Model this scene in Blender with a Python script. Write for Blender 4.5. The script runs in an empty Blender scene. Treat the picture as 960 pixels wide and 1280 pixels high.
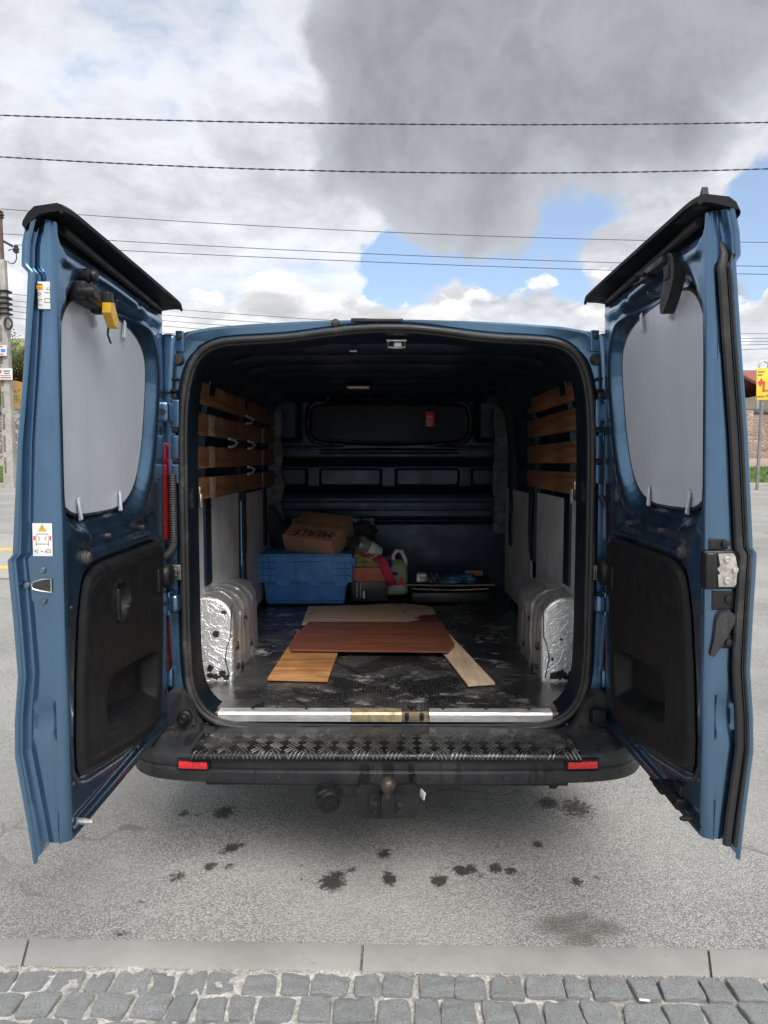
import bpy, math, random
import numpy as np
from mathutils import Vector, Matrix, noise as mnoise

random.seed(7); RNG = np.random.default_rng(7)
sc = bpy.context.scene
COL = sc.collection

# ------------------------------------------------------------------ camera
cam_d = bpy.data.cameras.new("Camera"); cam = bpy.data.objects.new("Camera", cam_d); COL.objects.link(cam)
cam_d.sensor_fit = 'VERTICAL'; cam_d.sensor_height = 36.0; cam_d.lens = 24.947
cam.location = (0, 0, 1.46); cam.rotation_euler = (math.radians(90 - 4.19), 0, 0)
cam_d.clip_start = 0.05; cam_d.clip_end = 3000
sc.camera = cam

# ------------------------------------------------------------------ exposure, sun, sky
sc.view_settings.view_transform = 'Standard'; sc.view_settings.look = 'None'
sc.view_settings.gamma = 1.0; sc.view_settings.use_curve_mapping = False
sc.view_settings.exposure = 1.6
SUN_EL, SUN_AZ = math.radians(52), math.radians(160)      # azimuth measured from +Y towards +X
sd = bpy.data.lights.new("Sun", 'SUN'); sd.energy = 1.5; sd.angle = math.radians(40); sd.color = (1.0, 0.955, 0.89)
sun = bpy.data.objects.new("Sun", sd); COL.objects.link(sun)
sdir = Vector((math.sin(SUN_AZ) * math.cos(SUN_EL), math.cos(SUN_AZ) * math.cos(SUN_EL), math.sin(SUN_EL)))
sun.rotation_euler = sdir.to_track_quat('Z', 'Y').to_euler()

class NT:
    """small node-tree helper"""
    def __init__(s, tree): s.t = tree; s.n = tree.nodes; s.l = tree.links
    def new(s, typ, **kw):
        nd = s.n.new(typ)
        for k, v in kw.items(): setattr(nd, k, v)
        return nd
    def put(s, sock, v):
        if isinstance(v, bpy.types.NodeSocket): s.l.new(v, sock)
        elif v is not None:
            try: sock.default_value = v
            except Exception:
                sock.default_value = (v, v, v) if not hasattr(v, '__len__') else (*v, 1.0)[:len(sock.default_value)]
    def math(s, op, a, b=None, c=None, clamp=False):
        nd = s.new('ShaderNodeMath', operation=op, use_clamp=clamp)
        s.put(nd.inputs[0], a)
        if b is not None: s.put(nd.inputs[1], b)
        if c is not None: s.put(nd.inputs[2], c)
        return nd.outputs[0]
    def vmath(s, op, a, b=None):
        nd = s.new('ShaderNodeVectorMath', operation=op)
        s.put(nd.inputs[0], a)
        if b is not None:
            if op == 'SCALE': s.put(nd.inputs[3], b)
            else: s.put(nd.inputs[1], b)
        return nd.outputs['Value'] if op in ('DOT_PRODUCT', 'LENGTH', 'DISTANCE') else nd.outputs[0]
    def noise(s, vec, scale, detail=4, rough=0.55, dist=0.0):
        nd = s.new('ShaderNodeTexNoise'); s.put(nd.inputs['Vector'], vec)
        nd.inputs['Scale'].default_value = scale; nd.inputs['Detail'].default_value = detail
        nd.inputs['Roughness'].default_value = rough; nd.inputs['Distortion'].default_value = dist
        return nd.outputs['Fac']
    def noisec(s, vec, scale, detail=4):
        nd = s.new('ShaderNodeTexNoise'); s.put(nd.inputs['Vector'], vec)
        nd.inputs['Scale'].default_value = scale; nd.inputs['Detail'].default_value = detail
        return nd.outputs['Color']
    def voro(s, vec, scale, feature='F1', out='Distance', rnd=1.0):
        nd = s.new('ShaderNodeTexVoronoi', feature=feature); s.put(nd.inputs['Vector'], vec)
        nd.inputs['Scale'].default_value = scale; nd.inputs['Randomness'].default_value = rnd
        return nd.outputs[out]
    def map(s, v, a, b, c=0.0, d=1.0, smooth=True):
        nd = s.new('ShaderNodeMapRange'); nd.interpolation_type = 'SMOOTHSTEP' if smooth else 'LINEAR'
        s.put(nd.inputs['Value'], v); s.put(nd.inputs['From Min'], a); s.put(nd.inputs['From Max'], b)
        s.put(nd.inputs['To Min'], c); s.put(nd.inputs['To Max'], d)
        return nd.outputs['Result']
    def mix(s, f, a, b, mode='MIX'):
        nd = s.new('ShaderNodeMix', data_type='RGBA', blend_type=mode)
        s.put(nd.inputs[0], f)
        for i, v in ((6, a), (7, b)):
            if isinstance(v, bpy.types.NodeSocket): s.l.new(v, nd.inputs[i])
            else: nd.inputs[i].default_value = (*v, 1.0) if len(v) == 3 else v
        return nd.outputs[2]
    def scale(s, vec, sx, sy, sz):
        return s.vmath('MULTIPLY', vec, (sx, sy, sz))
    def bump(s, h, strength=0.4, dist=0.01, normal=None):
        nd = s.new('ShaderNodeBump'); s.put(nd.inputs['Height'], h)
        nd.inputs['Strength'].default_value = strength; nd.inputs['Distance'].default_value = dist
        if normal is not None: s.l.new(normal, nd.inputs['Normal'])
        return nd.outputs[0]

W = bpy.data.worlds.new("World"); sc.world = W; W.use_nodes = True
w = NT(W.node_tree); w.n.clear()
wo = w.new('ShaderNodeOutputWorld'); bg = w.new('ShaderNodeBackground'); w.l.new(bg.outputs[0], wo.inputs[0])
bg.inputs[1].default_value = 0.1
sky = w.new('ShaderNodeTexSky', sky_type='NISHITA'); sky.sun_disc = False
sky.sun_elevation = SUN_EL; sky.sun_rotation = SUN_AZ; sky.air_density = 1.0; sky.dust_density = 0.6; sky.ozone_density = 1.5
d = w.vmath('NORMALIZE', w.new('ShaderNodeTexCoord').outputs['Generated'])
sep = w.new('ShaderNodeSeparateXYZ'); w.l.new(d, sep.inputs[0])
dz = w.math('ADD', w.math('ABSOLUTE', sep.outputs[2]), 0.22)
comb = w.new('ShaderNodeCombineXYZ')
w.put(comb.inputs[0], w.math('DIVIDE', sep.outputs[0], dz)); w.put(comb.inputs[1], w.math('DIVIDE', sep.outputs[1], dz)); comb.inputs[2].default_value = 3.7
pc = comb.outputs[0]                                        # cloud-layer coordinates
def wobble(scale, detail, amt):
    return w.vmath('SCALE', w.vmath('SUBTRACT', w.noisec(d, scale, detail), (0.5, 0.5, 0.5)), amt)
wob = wobble(5.0, 6, 0.30); wob2 = wobble(9.0, 6, 0.20)
dd = w.vmath('NORMALIZE', w.vmath('ADD', d, wob)); dd2 = w.vmath('NORMALIZE', w.vmath('ADD', d, wob2))
def sky_dir(az, el):
    a, e = math.radians(az), math.radians(el)
    return (math.sin(a) * math.cos(e), math.cos(a) * math.cos(e), math.sin(e))
def blobs(vec, lst):
    """union of cloud lobes given as azimuth, elevation, radius (degrees)"""
    out = None
    for az, el, r in lst:
        v = w.math('SUBTRACT', w.vmath('DOT_PRODUCT', vec, sky_dir(az, el)), math.cos(math.radians(r)))
        v = w.math('DIVIDE', v, 1 - math.cos(math.radians(r)))
        out = v if out is None else w.math('MAXIMUM', out, v)
    return out
blue = w.mix(1.0, sky.outputs[0], (0.62, 0.64, 0.66), 'MULTIPLY'); blue = w.mix(0.22, blue, (2.3, 2.45, 2.6))
# thin broken layer over most of the sky, bright and mottled
n1 = w.noise(w.vmath('ADD', pc, wob2), 2.1, 7, 0.60); n1b = w.noise(w.vmath('ADD', pc, wob2), 6.5, 6, 0.62)
n2 = w.noise(pc, 0.8, 5, 0.5)
gap = blobs(dd2, [(4, 15.4, 3.4), (9, 16.2, 3.8), (13.5, 16.6, 3.8), (0, 14.8, 2.4), (27.5, 17, 2.9), (24, 15.5, 2.0), (26, 13, 1.8)])
thin = w.map(w.math('ADD', w.math('ADD', n1, w.math('MULTIPLY', n1b, 0.25)), w.math('MULTIPLY', w.map(gap, -0.9, 0.7), -0.42)), 0.30, 0.58)
lay_b = w.math('ADD', w.map(n1, 0.36, 0.66, 3.05, 2.10), w.math('ADD', w.map(n1b, 0.3, 0.7, 0.36, -0.36), w.map(n2, 0.35, 0.65, -0.15, 0.3)))
col = w.mix(w.math('MULTIPLY', thin, 0.97), blue, w.vmath('SCALE', (0.955, 0.985, 1.03), lay_b))
# heaped clouds low over the horizon: crisp edges, lit tops, grey undersides
q = w.vmath('ADD', w.scale(d, 1, 1, 2.0), w.vmath('SCALE', wobble(16.0, 5, 1.0), 0.055))
def heap(off):
    v = w.vmath('ADD', q, (0.0, 0.0, off)); return w.math('ADD', w.noise(v, 6.0, 7, 0.55), w.math('MULTIPLY', w.math('SUBTRACT', 0.72, w.voro(v, 12.0)), 0.24))
h0 = heap(0.0); h1 = heap(0.055)
bias = w.math('ADD', w.map(sep.outputs[2], 0.175, 0.31, 0.085, -0.30), w.math('MULTIPLY', w.map(gap, -0.2, 0.8), -0.10))
cov = w.math('ADD', h0, bias)
m_heap = w.math('MULTIPLY', w.map(cov, 0.53, 0.60), 0.92)
lit = w.map(w.math('SUBTRACT', h0, h1), -0.09, 0.11, 2.25, 3.70)
lit = w.math('ADD', lit, w.map(cov, 0.56, 0.75, 0.25, -0.35))
col = w.mix(m_heap, col, w.vmath('SCALE', (0.975, 0.99, 1.015), lit))
# the big dark cloud
dark = blobs(dd, [(3, 26, 8.5), (10, 24, 8.5), (18, 24.5, 8), (8, 33, 11), (19, 33, 11), (27, 30, 8), (15, 44, 15), (30, 42, 12)])
m_dark = w.map(dark, -0.10, 0.24)
nd = w.noise(w.vmath('ADD', d, wob), 4.2, 6, 0.60); nd2 = w.noise(w.vmath('ADD', d, wob2), 11.0, 5, 0.6)
darkb = w.math('ADD', w.math('ADD', w.map(nd, 0.32, 0.68, 1.12, 1.62), w.map(nd2, 0.3, 0.7, -0.08, 0.08)), w.map(dark, 0.0, 0.8, 0.55, 0.0))
col = w.mix(m_dark, col, w.vmath('SCALE', (0.945, 0.985, 1.075), darkb))
w.l.new(col, bg.inputs[0])

# ------------------------------------------------------------------ materials
MATS = {}
def mat(name, fn=None, **kw):
    if name in MATS: return MATS[name]
    m = bpy.data.materials.new(name); m.use_nodes = True
    t = NT(m.node_tree); b = t.n['Principled BSDF']; t.b = b
    t.obj = t.new('ShaderNodeTexCoord').outputs['Object']
    for k, v in kw.items():
        key = {'col': 'Base Color', 'rough': 'Roughness', 'metal': 'Metallic', 'coat': 'Coat Weight', 'coatr': 'Coat Roughness', 'spec': 'Specular IOR Level', 'trans': 'Transmission Weight', 'ior': 'IOR'}[k]
        t.put(b.inputs[key], (*v, 1.0) if k == 'col' else v)
    if fn: fn(t)
    MATS[name] = m; return m
def vary(col, scale=8, amt=0.25, rough=None, bump=None, dirt=None, dscale=3):
    """colour variation, roughness variation, fine relief, optional dust"""
    def f(t):
        n = t.noise(t.obj, scale, 6, 0.6)
        lo = tuple(c * (1 - amt) for c in col); hi = tuple(min(1, c * (1 + amt)) for c in col)
        c = t.mix(t.map(n, 0.3, 0.7), lo, hi)
        if dirt:
            dm = t.math('MULTIPLY', t.map(t.noise(t.obj, dscale, 8, 0.68), 0.52, 0.75), dirt[1])
            c = t.mix(dm, c, dirt[0])
        t.l.new(c, t.b.inputs['Base Color'])
        if rough: t.l.new(t.map(t.noise(t.obj, scale * 0.7, 5), 0.3, 0.7, rough[0], rough[1]), t.b.inputs['Roughness'])
        if bump: t.l.new(t.bump(t.noise(t.obj, bump[0], 4), bump[1], bump[2] if len(bump) > 2 else 0.002), t.b.inputs['Normal'])
    return f

def f_paint(t):
    base = t.mix(t.noise(t.obj, 2.0, 3), (0.078, 0.164, 0.278), (0.090, 0.186, 0.312))
    dust = t.math('MULTIPLY', t.map(t.noise(t.obj, 5.0, 9, 0.7), 0.5, 0.78), 0.22)
    specks = t.math('MULTIPLY', t.map(t.voro(t.obj, 34), 0.055, 0.03), t.map(t.noise(t.obj, 9, 2), 0.52, 0.6))
    c = t.mix(dust, base, (0.15, 0.17, 0.185)); c = t.mix(t.math('MULTIPLY', specks, 0.6), c, (0.42, 0.42, 0.40))
    t.l.new(c, t.b.inputs['Base Color'])
    t.l.new(t.map(t.noise(t.obj, 6, 6), 0.3, 0.7, 0.22, 0.38), t.b.inputs['Roughness'])
    t.l.new(t.map(t.noise(t.obj, 4, 7), 0.3, 0.75, 0.03, 0.16), t.b.inputs['Coat Roughness'])
    t.l.new(t.bump(t.noise(t.obj, 7, 2), 0.10, 0.004), t.b.inputs['Normal'])
PAINT = mat('blue_metallic_paint', f_paint, metal=0.9, coat=0.8)
def f_shadepaint(t):
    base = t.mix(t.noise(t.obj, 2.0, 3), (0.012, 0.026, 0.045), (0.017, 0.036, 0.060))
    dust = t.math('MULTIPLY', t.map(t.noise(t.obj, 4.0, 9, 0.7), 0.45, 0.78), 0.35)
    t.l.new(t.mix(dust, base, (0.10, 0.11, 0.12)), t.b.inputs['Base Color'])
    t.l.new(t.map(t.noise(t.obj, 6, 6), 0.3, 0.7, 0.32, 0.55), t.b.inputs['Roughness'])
SHADEPAINT = mat('shaded_body_paint', f_shadepaint, metal=0.75, coat=0.2, coatr=0.25)  # darker copy of the body paint, load-space shade put into the colour
PLASTIC = mat('black_plastic', vary((0.010, 0.0105, 0.012), 30, 0.25, (0.40, 0.58), (420, 0.25, 0.001), ((0.05, 0.05, 0.052), 0.12), 4), spec=0.28)
def f_bumper(t):
    c = t.mix(t.noise(t.obj, 20, 5), (0.017, 0.018, 0.021), (0.027, 0.028, 0.032))
    dust = t.map(t.noise(t.obj, 5, 8, 0.68), 0.42, 0.72)
    c = t.mix(t.math('MULTIPLY', dust, 0.3), c, (0.09, 0.088, 0.085))
    drip = t.map(t.noise(t.scale(t.obj, 20, 6, 3.5), 1.0, 6, 0.6, 0.4), 0.54, 0.58)
    c = t.mix(t.math('MULTIPLY', drip, 0.8), c, (0.016, 0.016, 0.018))
    sp = t.math('MULTIPLY', t.map(t.voro(t.obj, 60), 0.10, 0.05), t.map(t.noise(t.obj, 10, 2), 0.55, 0.62))
    c = t.mix(t.math('MULTIPLY', sp, 0.6), c, (0.34, 0.33, 0.32))
    t.l.new(c, t.b.inputs['Base Color']); t.l.new(t.mix(drip, (0.55,) * 3, (0.3,) * 3), t.b.inputs['Roughness'])
    t.l.new(t.bump(t.noise(t.obj, 520, 3), 0.22, 0.001), t.b.inputs['Normal'])
BUMPER = mat('grey_bumper_plastic', f_bumper, spec=0.35)
RUBBER = mat('black_rubber', vary((0.026, 0.026, 0.027), 40, 0.3, (0.5, 0.75), (300, 0.3, 0.001), ((0.22, 0.21, 0.20), 0.45), 7))
def f_seal(t):
    s = t.noise(t.obj, 6, 8, 0.7)
    c = t.mix(t.map(s, 0.5, 0.75), (0.018, 0.018, 0.019), (0.085, 0.082, 0.078))
    t.l.new(c, t.b.inputs['Base Color']); t.l.new(t.map(s, 0.3, 0.7, 0.35, 0.7), t.b.inputs['Roughness'])
    t.l.new(t.bump(t.noise(t.obj, 90, 3), 0.3, 0.002), t.b.inputs['Normal'])
SEAL = mat('worn_seal_rubber', f_seal)
DARKMETAL = mat('black_painted_steel', vary((0.010, 0.0105, 0.012), 25, 0.3, (0.3, 0.55), (90, 0.15, 0.002), ((0.07, 0.06, 0.055), 0.18), 9), spec=0.4)
STEEL = mat('zinc_steel', vary((0.52, 0.51, 0.49), 30, 0.25, (0.28, 0.5), (120, 0.2, 0.001), ((0.12, 0.10, 0.08), 0.5), 14), metal=0.9)
BOLT = mat('blackened_bolt', vary((0.06, 0.062, 0.068), 60, 0.3, (0.25, 0.45)), metal=0.8)
ALU = mat('brushed_aluminium', lambda t: (
    t.l.new(t.mix(t.map(t.noise(t.scale(t.obj, 3, 60, 60), 2, 5), 0.3, 0.7), (0.62, 0.62, 0.62), (0.80, 0.80, 0.79)), t.b.inputs['Base Color']),
    t.l.new(t.map(t.noise(t.obj, 20, 5), 0.3, 0.7, 0.32, 0.55), t.b.inputs['Roughness'])), metal=0.75)
def f_panel(t):
    c = t.mix(t.map(t.noise(t.obj, 2.5, 5), 0.3, 0.7), (0.47, 0.51, 0.565), (0.54, 0.58, 0.63))
    smear = t.map(t.noise(t.scale(t.obj, 9, 9, 1.3), 1.2, 7, 0.65, 0.6), 0.5, 0.72)
    c = t.mix(t.math('MULTIPLY', smear, 0.28), c, (0.33, 0.34, 0.35))
    scr = t.math('MULTIPLY', t.map(t.noise(t.scale(t.vmath('ADD', t.obj, t.vmath('SCALE', t.noisec(t.obj, 1.2, 2), 0.5)), 90, 90, 3), 1.0, 2), 0.70, 0.73), t.map(t.noise(t.obj, 6, 3), 0.52, 0.6))
    c = t.mix(t.math('MULTIPLY', scr, 0.5), c, (0.60, 0.61, 0.62))
    t.l.new(c, t.b.inputs['Base Color']); t.l.new(t.map(smear, 0, 1, 0.34, 0.6), t.b.inputs['Roughness'])
    t.l.new(t.bump(t.math('ADD', t.noise(t.obj, 5, 3), t.math('MULTIPLY', t.noise(t.obj, 60, 3), 0.1)), 0.25, 0.004), t.b.inputs['Normal'])
GREYPANEL = mat('grey_painted_panel', f_panel)
LINING = mat('grey_lining_board', vary((0.47, 0.48, 0.50), 5, 0.16, (0.5, 0.7), (70, 0.15, 0.001), ((0.10, 0.095, 0.09), 0.4), 4))
def f_wood(dark, light, sx=1.0, axis=1, rough=(0.45, 0.65), stain=None):
    def f(t):
        v = t.scale(t.obj, 26, 1.6, 26) if axis == 1 else t.scale(t.obj, 1.6, 26, 26)
        g = t.noise(v, 1.6 * sx, 7, 0.6, 0.8)
        kn = t.noise(t.obj, 3.0, 4)
        c = t.mix(t.map(g, 0.30, 0.70), dark, light)
        c = t.mix(t.math('MULTIPLY', t.map(kn, 0.42, 0.66), 0.45), c, tuple(x * 0.45 for x in dark))
        if stain: c = t.mix(t.math('MULTIPLY', t.map(t.noise(t.obj, 7, 7, 0.65), 0.56, 0.68), 0.6), c, stain)
        t.l.new(c, t.b.inputs['Base Color'])
        t.l.new(t.map(g, 0.3, 0.7, rough[0], rough[1]), t.b.inputs['Roughness'])
        t.l.new(t.bump(g, 0.25, 0.002), t.b.inputs['Normal'])
    return f
SLAT = mat('weathered_slat_wood', f_wood((0.16, 0.070, 0.030), (0.33, 0.165, 0.078), 1, 1, (0.4, 0.6), (0.42, 0.31, 0.22)))
def f_red(t):
    g = t.noise(t.scale(t.obj, 1.3, 22, 22), 2.0, 7, 0.6, 0.7)
    c = t.mix(t.map(g, 0.3, 0.7), (0.13, 0.040, 0.024), (0.24, 0.086, 0.050))
    c = t.mix(t.math('MULTIPLY', t.map(t.noise(t.obj, 9, 8, 0.7), 0.60, 0.72), 0.5), c, (0.24, 0.15, 0.10))
    t.l.new(c, t.b.inputs['Base Color']); t.l.new(t.map(g, 0.3, 0.7, 0.30, 0.5), t.b.inputs['Roughness'])
    t.l.new(t.bump(g, 0.15, 0.001), t.b.inputs['Normal'])
REDWOOD = mat('red_brown_veneer', f_red)
def f_peel(t):
    g = t.noise(t.scale(t.obj, 1.4, 26, 26), 2.2, 7, 0.6, 0.9)
    bare = t.mix(t.map(g, 0.3, 0.7), (0.36, 0.25, 0.165), (0.58, 0.45, 0.33))
    bare = t.mix(t.math('MULTIPLY', t.map(t.noise(t.obj, 11, 6, 0.7), 0.57, 0.66), 0.7), bare, (0.075, 0.035, 0.025))
    sx = t.new('ShaderNodeSeparateXYZ'); t.l.new(t.obj, sx.inputs[0])
    edge = t.math('ADD', t.math('SUBTRACT', t.math('MULTIPLY', sx.outputs[0], 1.1), sx.outputs[1]), t.math('MULTIPLY', t.math('SUBTRACT', t.noise(t.obj, 6, 7, 0.65), 0.5), 0.55))
    red = t.mix(t.map(g, 0.3, 0.7), (0.075, 0.020, 0.014), (0.14, 0.042, 0.028))
    t.l.new(t.mix(t.map(edge, 0.44, 0.47), bare, red), t.b.inputs['Base Color'])
    t.b.inputs['Roughness'].default_value = 0.65
    t.l.new(t.bump(g, 0.3, 0.002), t.b.inputs['Normal'])
PEELED = mat('peeled_veneer_board', f_peel)
PARQUET = mat('orange_laminate_wood', f_wood((0.28, 0.115, 0.038), (0.55, 0.29, 0.12), 1, 0, (0.3, 0.45)))
PALEWOOD = mat('pale_plywood', f_wood((0.52, 0.38, 0.25), (0.66, 0.52, 0.37), 0.6, 1, (0.5, 0.7)))
def f_floor(t):
    n = t.noise(t.obj, 2.4, 9, 0.66, 0.4); n2 = t.noise(t.scale(t.obj, 1.0, 1.5, 1), 7.0, 10, 0.78, 0.5)
    c = t.mix(t.map(n, 0.36, 0.60), (0.008, 0.008, 0.010), (0.042, 0.042, 0.042))
    scr = t.math('MULTIPLY', t.map(n2, 0.52, 0.64), t.map(t.noise(t.obj, 1.6, 4), 0.40, 0.60, 0.25, 1.0))
    c = t.mix(t.math('MULTIPLY', scr, 0.8), c, (0.42, 0.415, 0.40))
    oil = t.map(t.noise(t.obj, 3.4, 8, 0.66, 0.5), 0.50, 0.56)
    c = t.mix(t.math('MULTIPLY', oil, 0.92), c, (0.006, 0.006, 0.008))
    wvx = t.new('ShaderNodeTexWave', wave_type='BANDS', bands_direction='X'); t.l.new(t.obj, wvx.inputs[0]); wvx.inputs['Scale'].default_value = 26; wvx.inputs['Distortion'].default_value = 0.4
    grain = t.math('ADD', t.math('MULTIPLY', t.noise(t.obj, 220, 2), 0.75), t.math('MULTIPLY', wvx.outputs['Fac'], 0.07))
    c = t.mix(t.math('MULTIPLY', t.map(grain, 0.44, 0.58), 0.30), c, (0.34, 0.33, 0.32))
    t.l.new(c, t.b.inputs['Base Color'])
    t.l.new(t.mix(oil, t.mix(scr, (0.26,) * 3, (0.6,) * 3), (0.10,) * 3), t.b.inputs['Roughness'])
    t.l.new(t.bump(t.math('ADD', t.math('MULTIPLY', grain, 0.6), n2), 0.35, 0.003), t.b.inputs['Normal'])
FLOOR = mat('worn_black_floor', f_floor, spec=0.4)
def f_foil(t):
    v = t.vmath('ADD', t.obj, t.vmath('SCALE', t.noisec(t.obj, 9, 4), 0.12))
    cr = t.voro(v, 26, 'DISTANCE_TO_EDGE'); cr2 = t.noise(t.scale(v, 8, 8, 20), 1.3, 6, 0.55, 1.4)
    dirt = t.map(t.noise(t.obj, 8, 8, 0.7), 0.53, 0.72)
    t.l.new(t.mix(t.math('MULTIPLY', dirt, 0.7), (0.94, 0.94, 0.94), (0.35, 0.34, 0.33)), t.b.inputs['Base Color'])
    t.l.new(t.map(dirt, 0, 1, 0.38, 0.55), t.b.inputs['Roughness'])
    t.l.new(t.bump(t.math('ADD', t.math('MULTIPLY', t.map(cr, 0, 0.05), 0.25), t.math('ADD', t.math('MULTIPLY', cr2, 0.8), t.math('MULTIPLY', t.noise(t.scale(v, 45, 45, 110), 1.0, 4, 0.6, 0.8), 0.5))), 0.5, 0.007), t.b.inputs['Normal'])
FOIL = mat('crinkled_foil', f_foil, metal=0.9)
TAR = mat('torn_foil_bitumen', vary((0.012, 0.012, 0.013), 20, 0.3, (0.3, 0.7), (60, 0.5, 0.004)))
REDLENS = mat('red_lens', vary((0.20, 0.005, 0.008), 60, 0.15, (0.12, 0.3)), coat=0.6, coatr=0.05)
REFLECTOR = mat('red_reflector', lambda t: (
    t.l.new(t.mix(t.map(t.voro(t.obj, 160), 0.1, 0.6), (0.85, 0.03, 0.035), (0.55, 0.012, 0.016)), t.b.inputs['Base Color']),
    t.l.new(t.bump(t.voro(t.obj, 160), 0.5, 0.002), t.b.inputs['Normal'])), rough=0.18, coat=0.5)
DARKLENS = mat('dark_red_lens', vary((0.045, 0.006, 0.009), 30, 0.3, (0.1, 0.3)), coat=0.6, coatr=0.06)
GLASS = mat('dark_tinted_glass', lambda t: None, col=(0.02, 0.03, 0.042), rough=0.07, coat=0.5, coatr=0.03)
BLUEBOX = mat('blue_crate_plastic', vary((0.07, 0.26, 0.64), 9, 0.18, (0.35, 0.55), (120, 0.12, 0.001), ((0.12, 0.16, 0.22), 0.2), 5))
CARD = mat('brown_cardboard', vary((0.40, 0.225, 0.135), 6, 0.16, (0.7, 0.9), (140, 0.2, 0.001), ((0.16, 0.09, 0.05), 0.3), 6))
INK = mat('black_ink', vary((0.012, 0.011, 0.010), 20, 0.2, (0.5, 0.7)))
BLACKBOX = mat('black_card', vary((0.020, 0.022, 0.026), 12, 0.3, (0.3, 0.5)))
STRIPE = mat('orange_red_stripe', vary((0.95, 0.20, 0.10), 30, 0.12, (0.4, 0.6)))
WHITE = mat('white_plastic', vary((0.70, 0.70, 0.68), 8, 0.1, (0.3, 0.5)))
PAPER = mat('white_sticker_paper', vary((0.66, 0.665, 0.66), 20, 0.07, (0.4, 0.6)))
YELLOW = mat('yellow_plastic', vary((0.62, 0.36, 0.03), 20, 0.15, (0.35, 0.5), (90, 0.15, 0.001)))
SIGNRED = mat('red_print', vary((0.62, 0.06, 0.05), 20, 0.1, (0.4, 0.5)))
SIGNBLUE = mat('blue_print', vary((0.06, 0.22, 0.60), 20, 0.1, (0.4, 0.5)))
SIGNTXT = mat('green_grey_print', vary((0.05, 0.11, 0.10), 20, 0.1, (0.4, 0.5)))
SIGNYELLOW = mat('yellow_sign_sheet', vary((0.78, 0.56, 0.06), 3, 0.12, (0.4, 0.6)))
JUG = mat('olive_milky_plastic', vary((0.30, 0.31, 0.19), 6, 0.15, (0.3, 0.45)))
OLIVE = mat('olive_cloth', vary((0.34, 0.31, 0.15), 14, 0.3, (0.8, 0.95), (220, 0.3, 0.001)))
PINK = mat('pink_red_cloth', vary((0.48, 0.035, 0.085), 14, 0.3, (0.75, 0.9), (220, 0.3, 0.001)))
NAVY = mat('navy_cloth', vary((0.018, 0.020, 0.032), 14, 0.35, (0.8, 0.95), (200, 0.4, 0.002)))
BLUECLOTH = mat('deep_blue_cloth', vary((0.02, 0.03, 0.28), 14, 0.3, (0.7, 0.9)))
TEAL = mat('teal_blue_plastic_sheet', vary((0.02, 0.11, 0.19), 10, 0.3, (0.2, 0.4)))
WEB = mat('grey_webbing', vary((0.38, 0.36, 0.33), 40, 0.2, (0.7, 0.9)))
CONC = mat('weathered_concrete', vary((0.36, 0.345, 0.32), 3, 0.2, (0.8, 0.95), (60, 0.3, 0.004), ((0.16, 0.15, 0.13), 0.6), 2))
RUST = mat('rusty_ball', vary((0.085, 0.066, 0.056), 24, 0.6, (0.3, 0.6), (160, 0.2, 0.001)), metal=0.7)
LAMPGLASS = mat('clear_lamp_lens', vary((0.62, 0.58, 0.42), 30, 0.1, (0.15, 0.3)), coat=0.4)
TYRE = mat('tyre_rubber', vary((0.022, 0.022, 0.022), 30, 0.2, (0.7, 0.9)))

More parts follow.
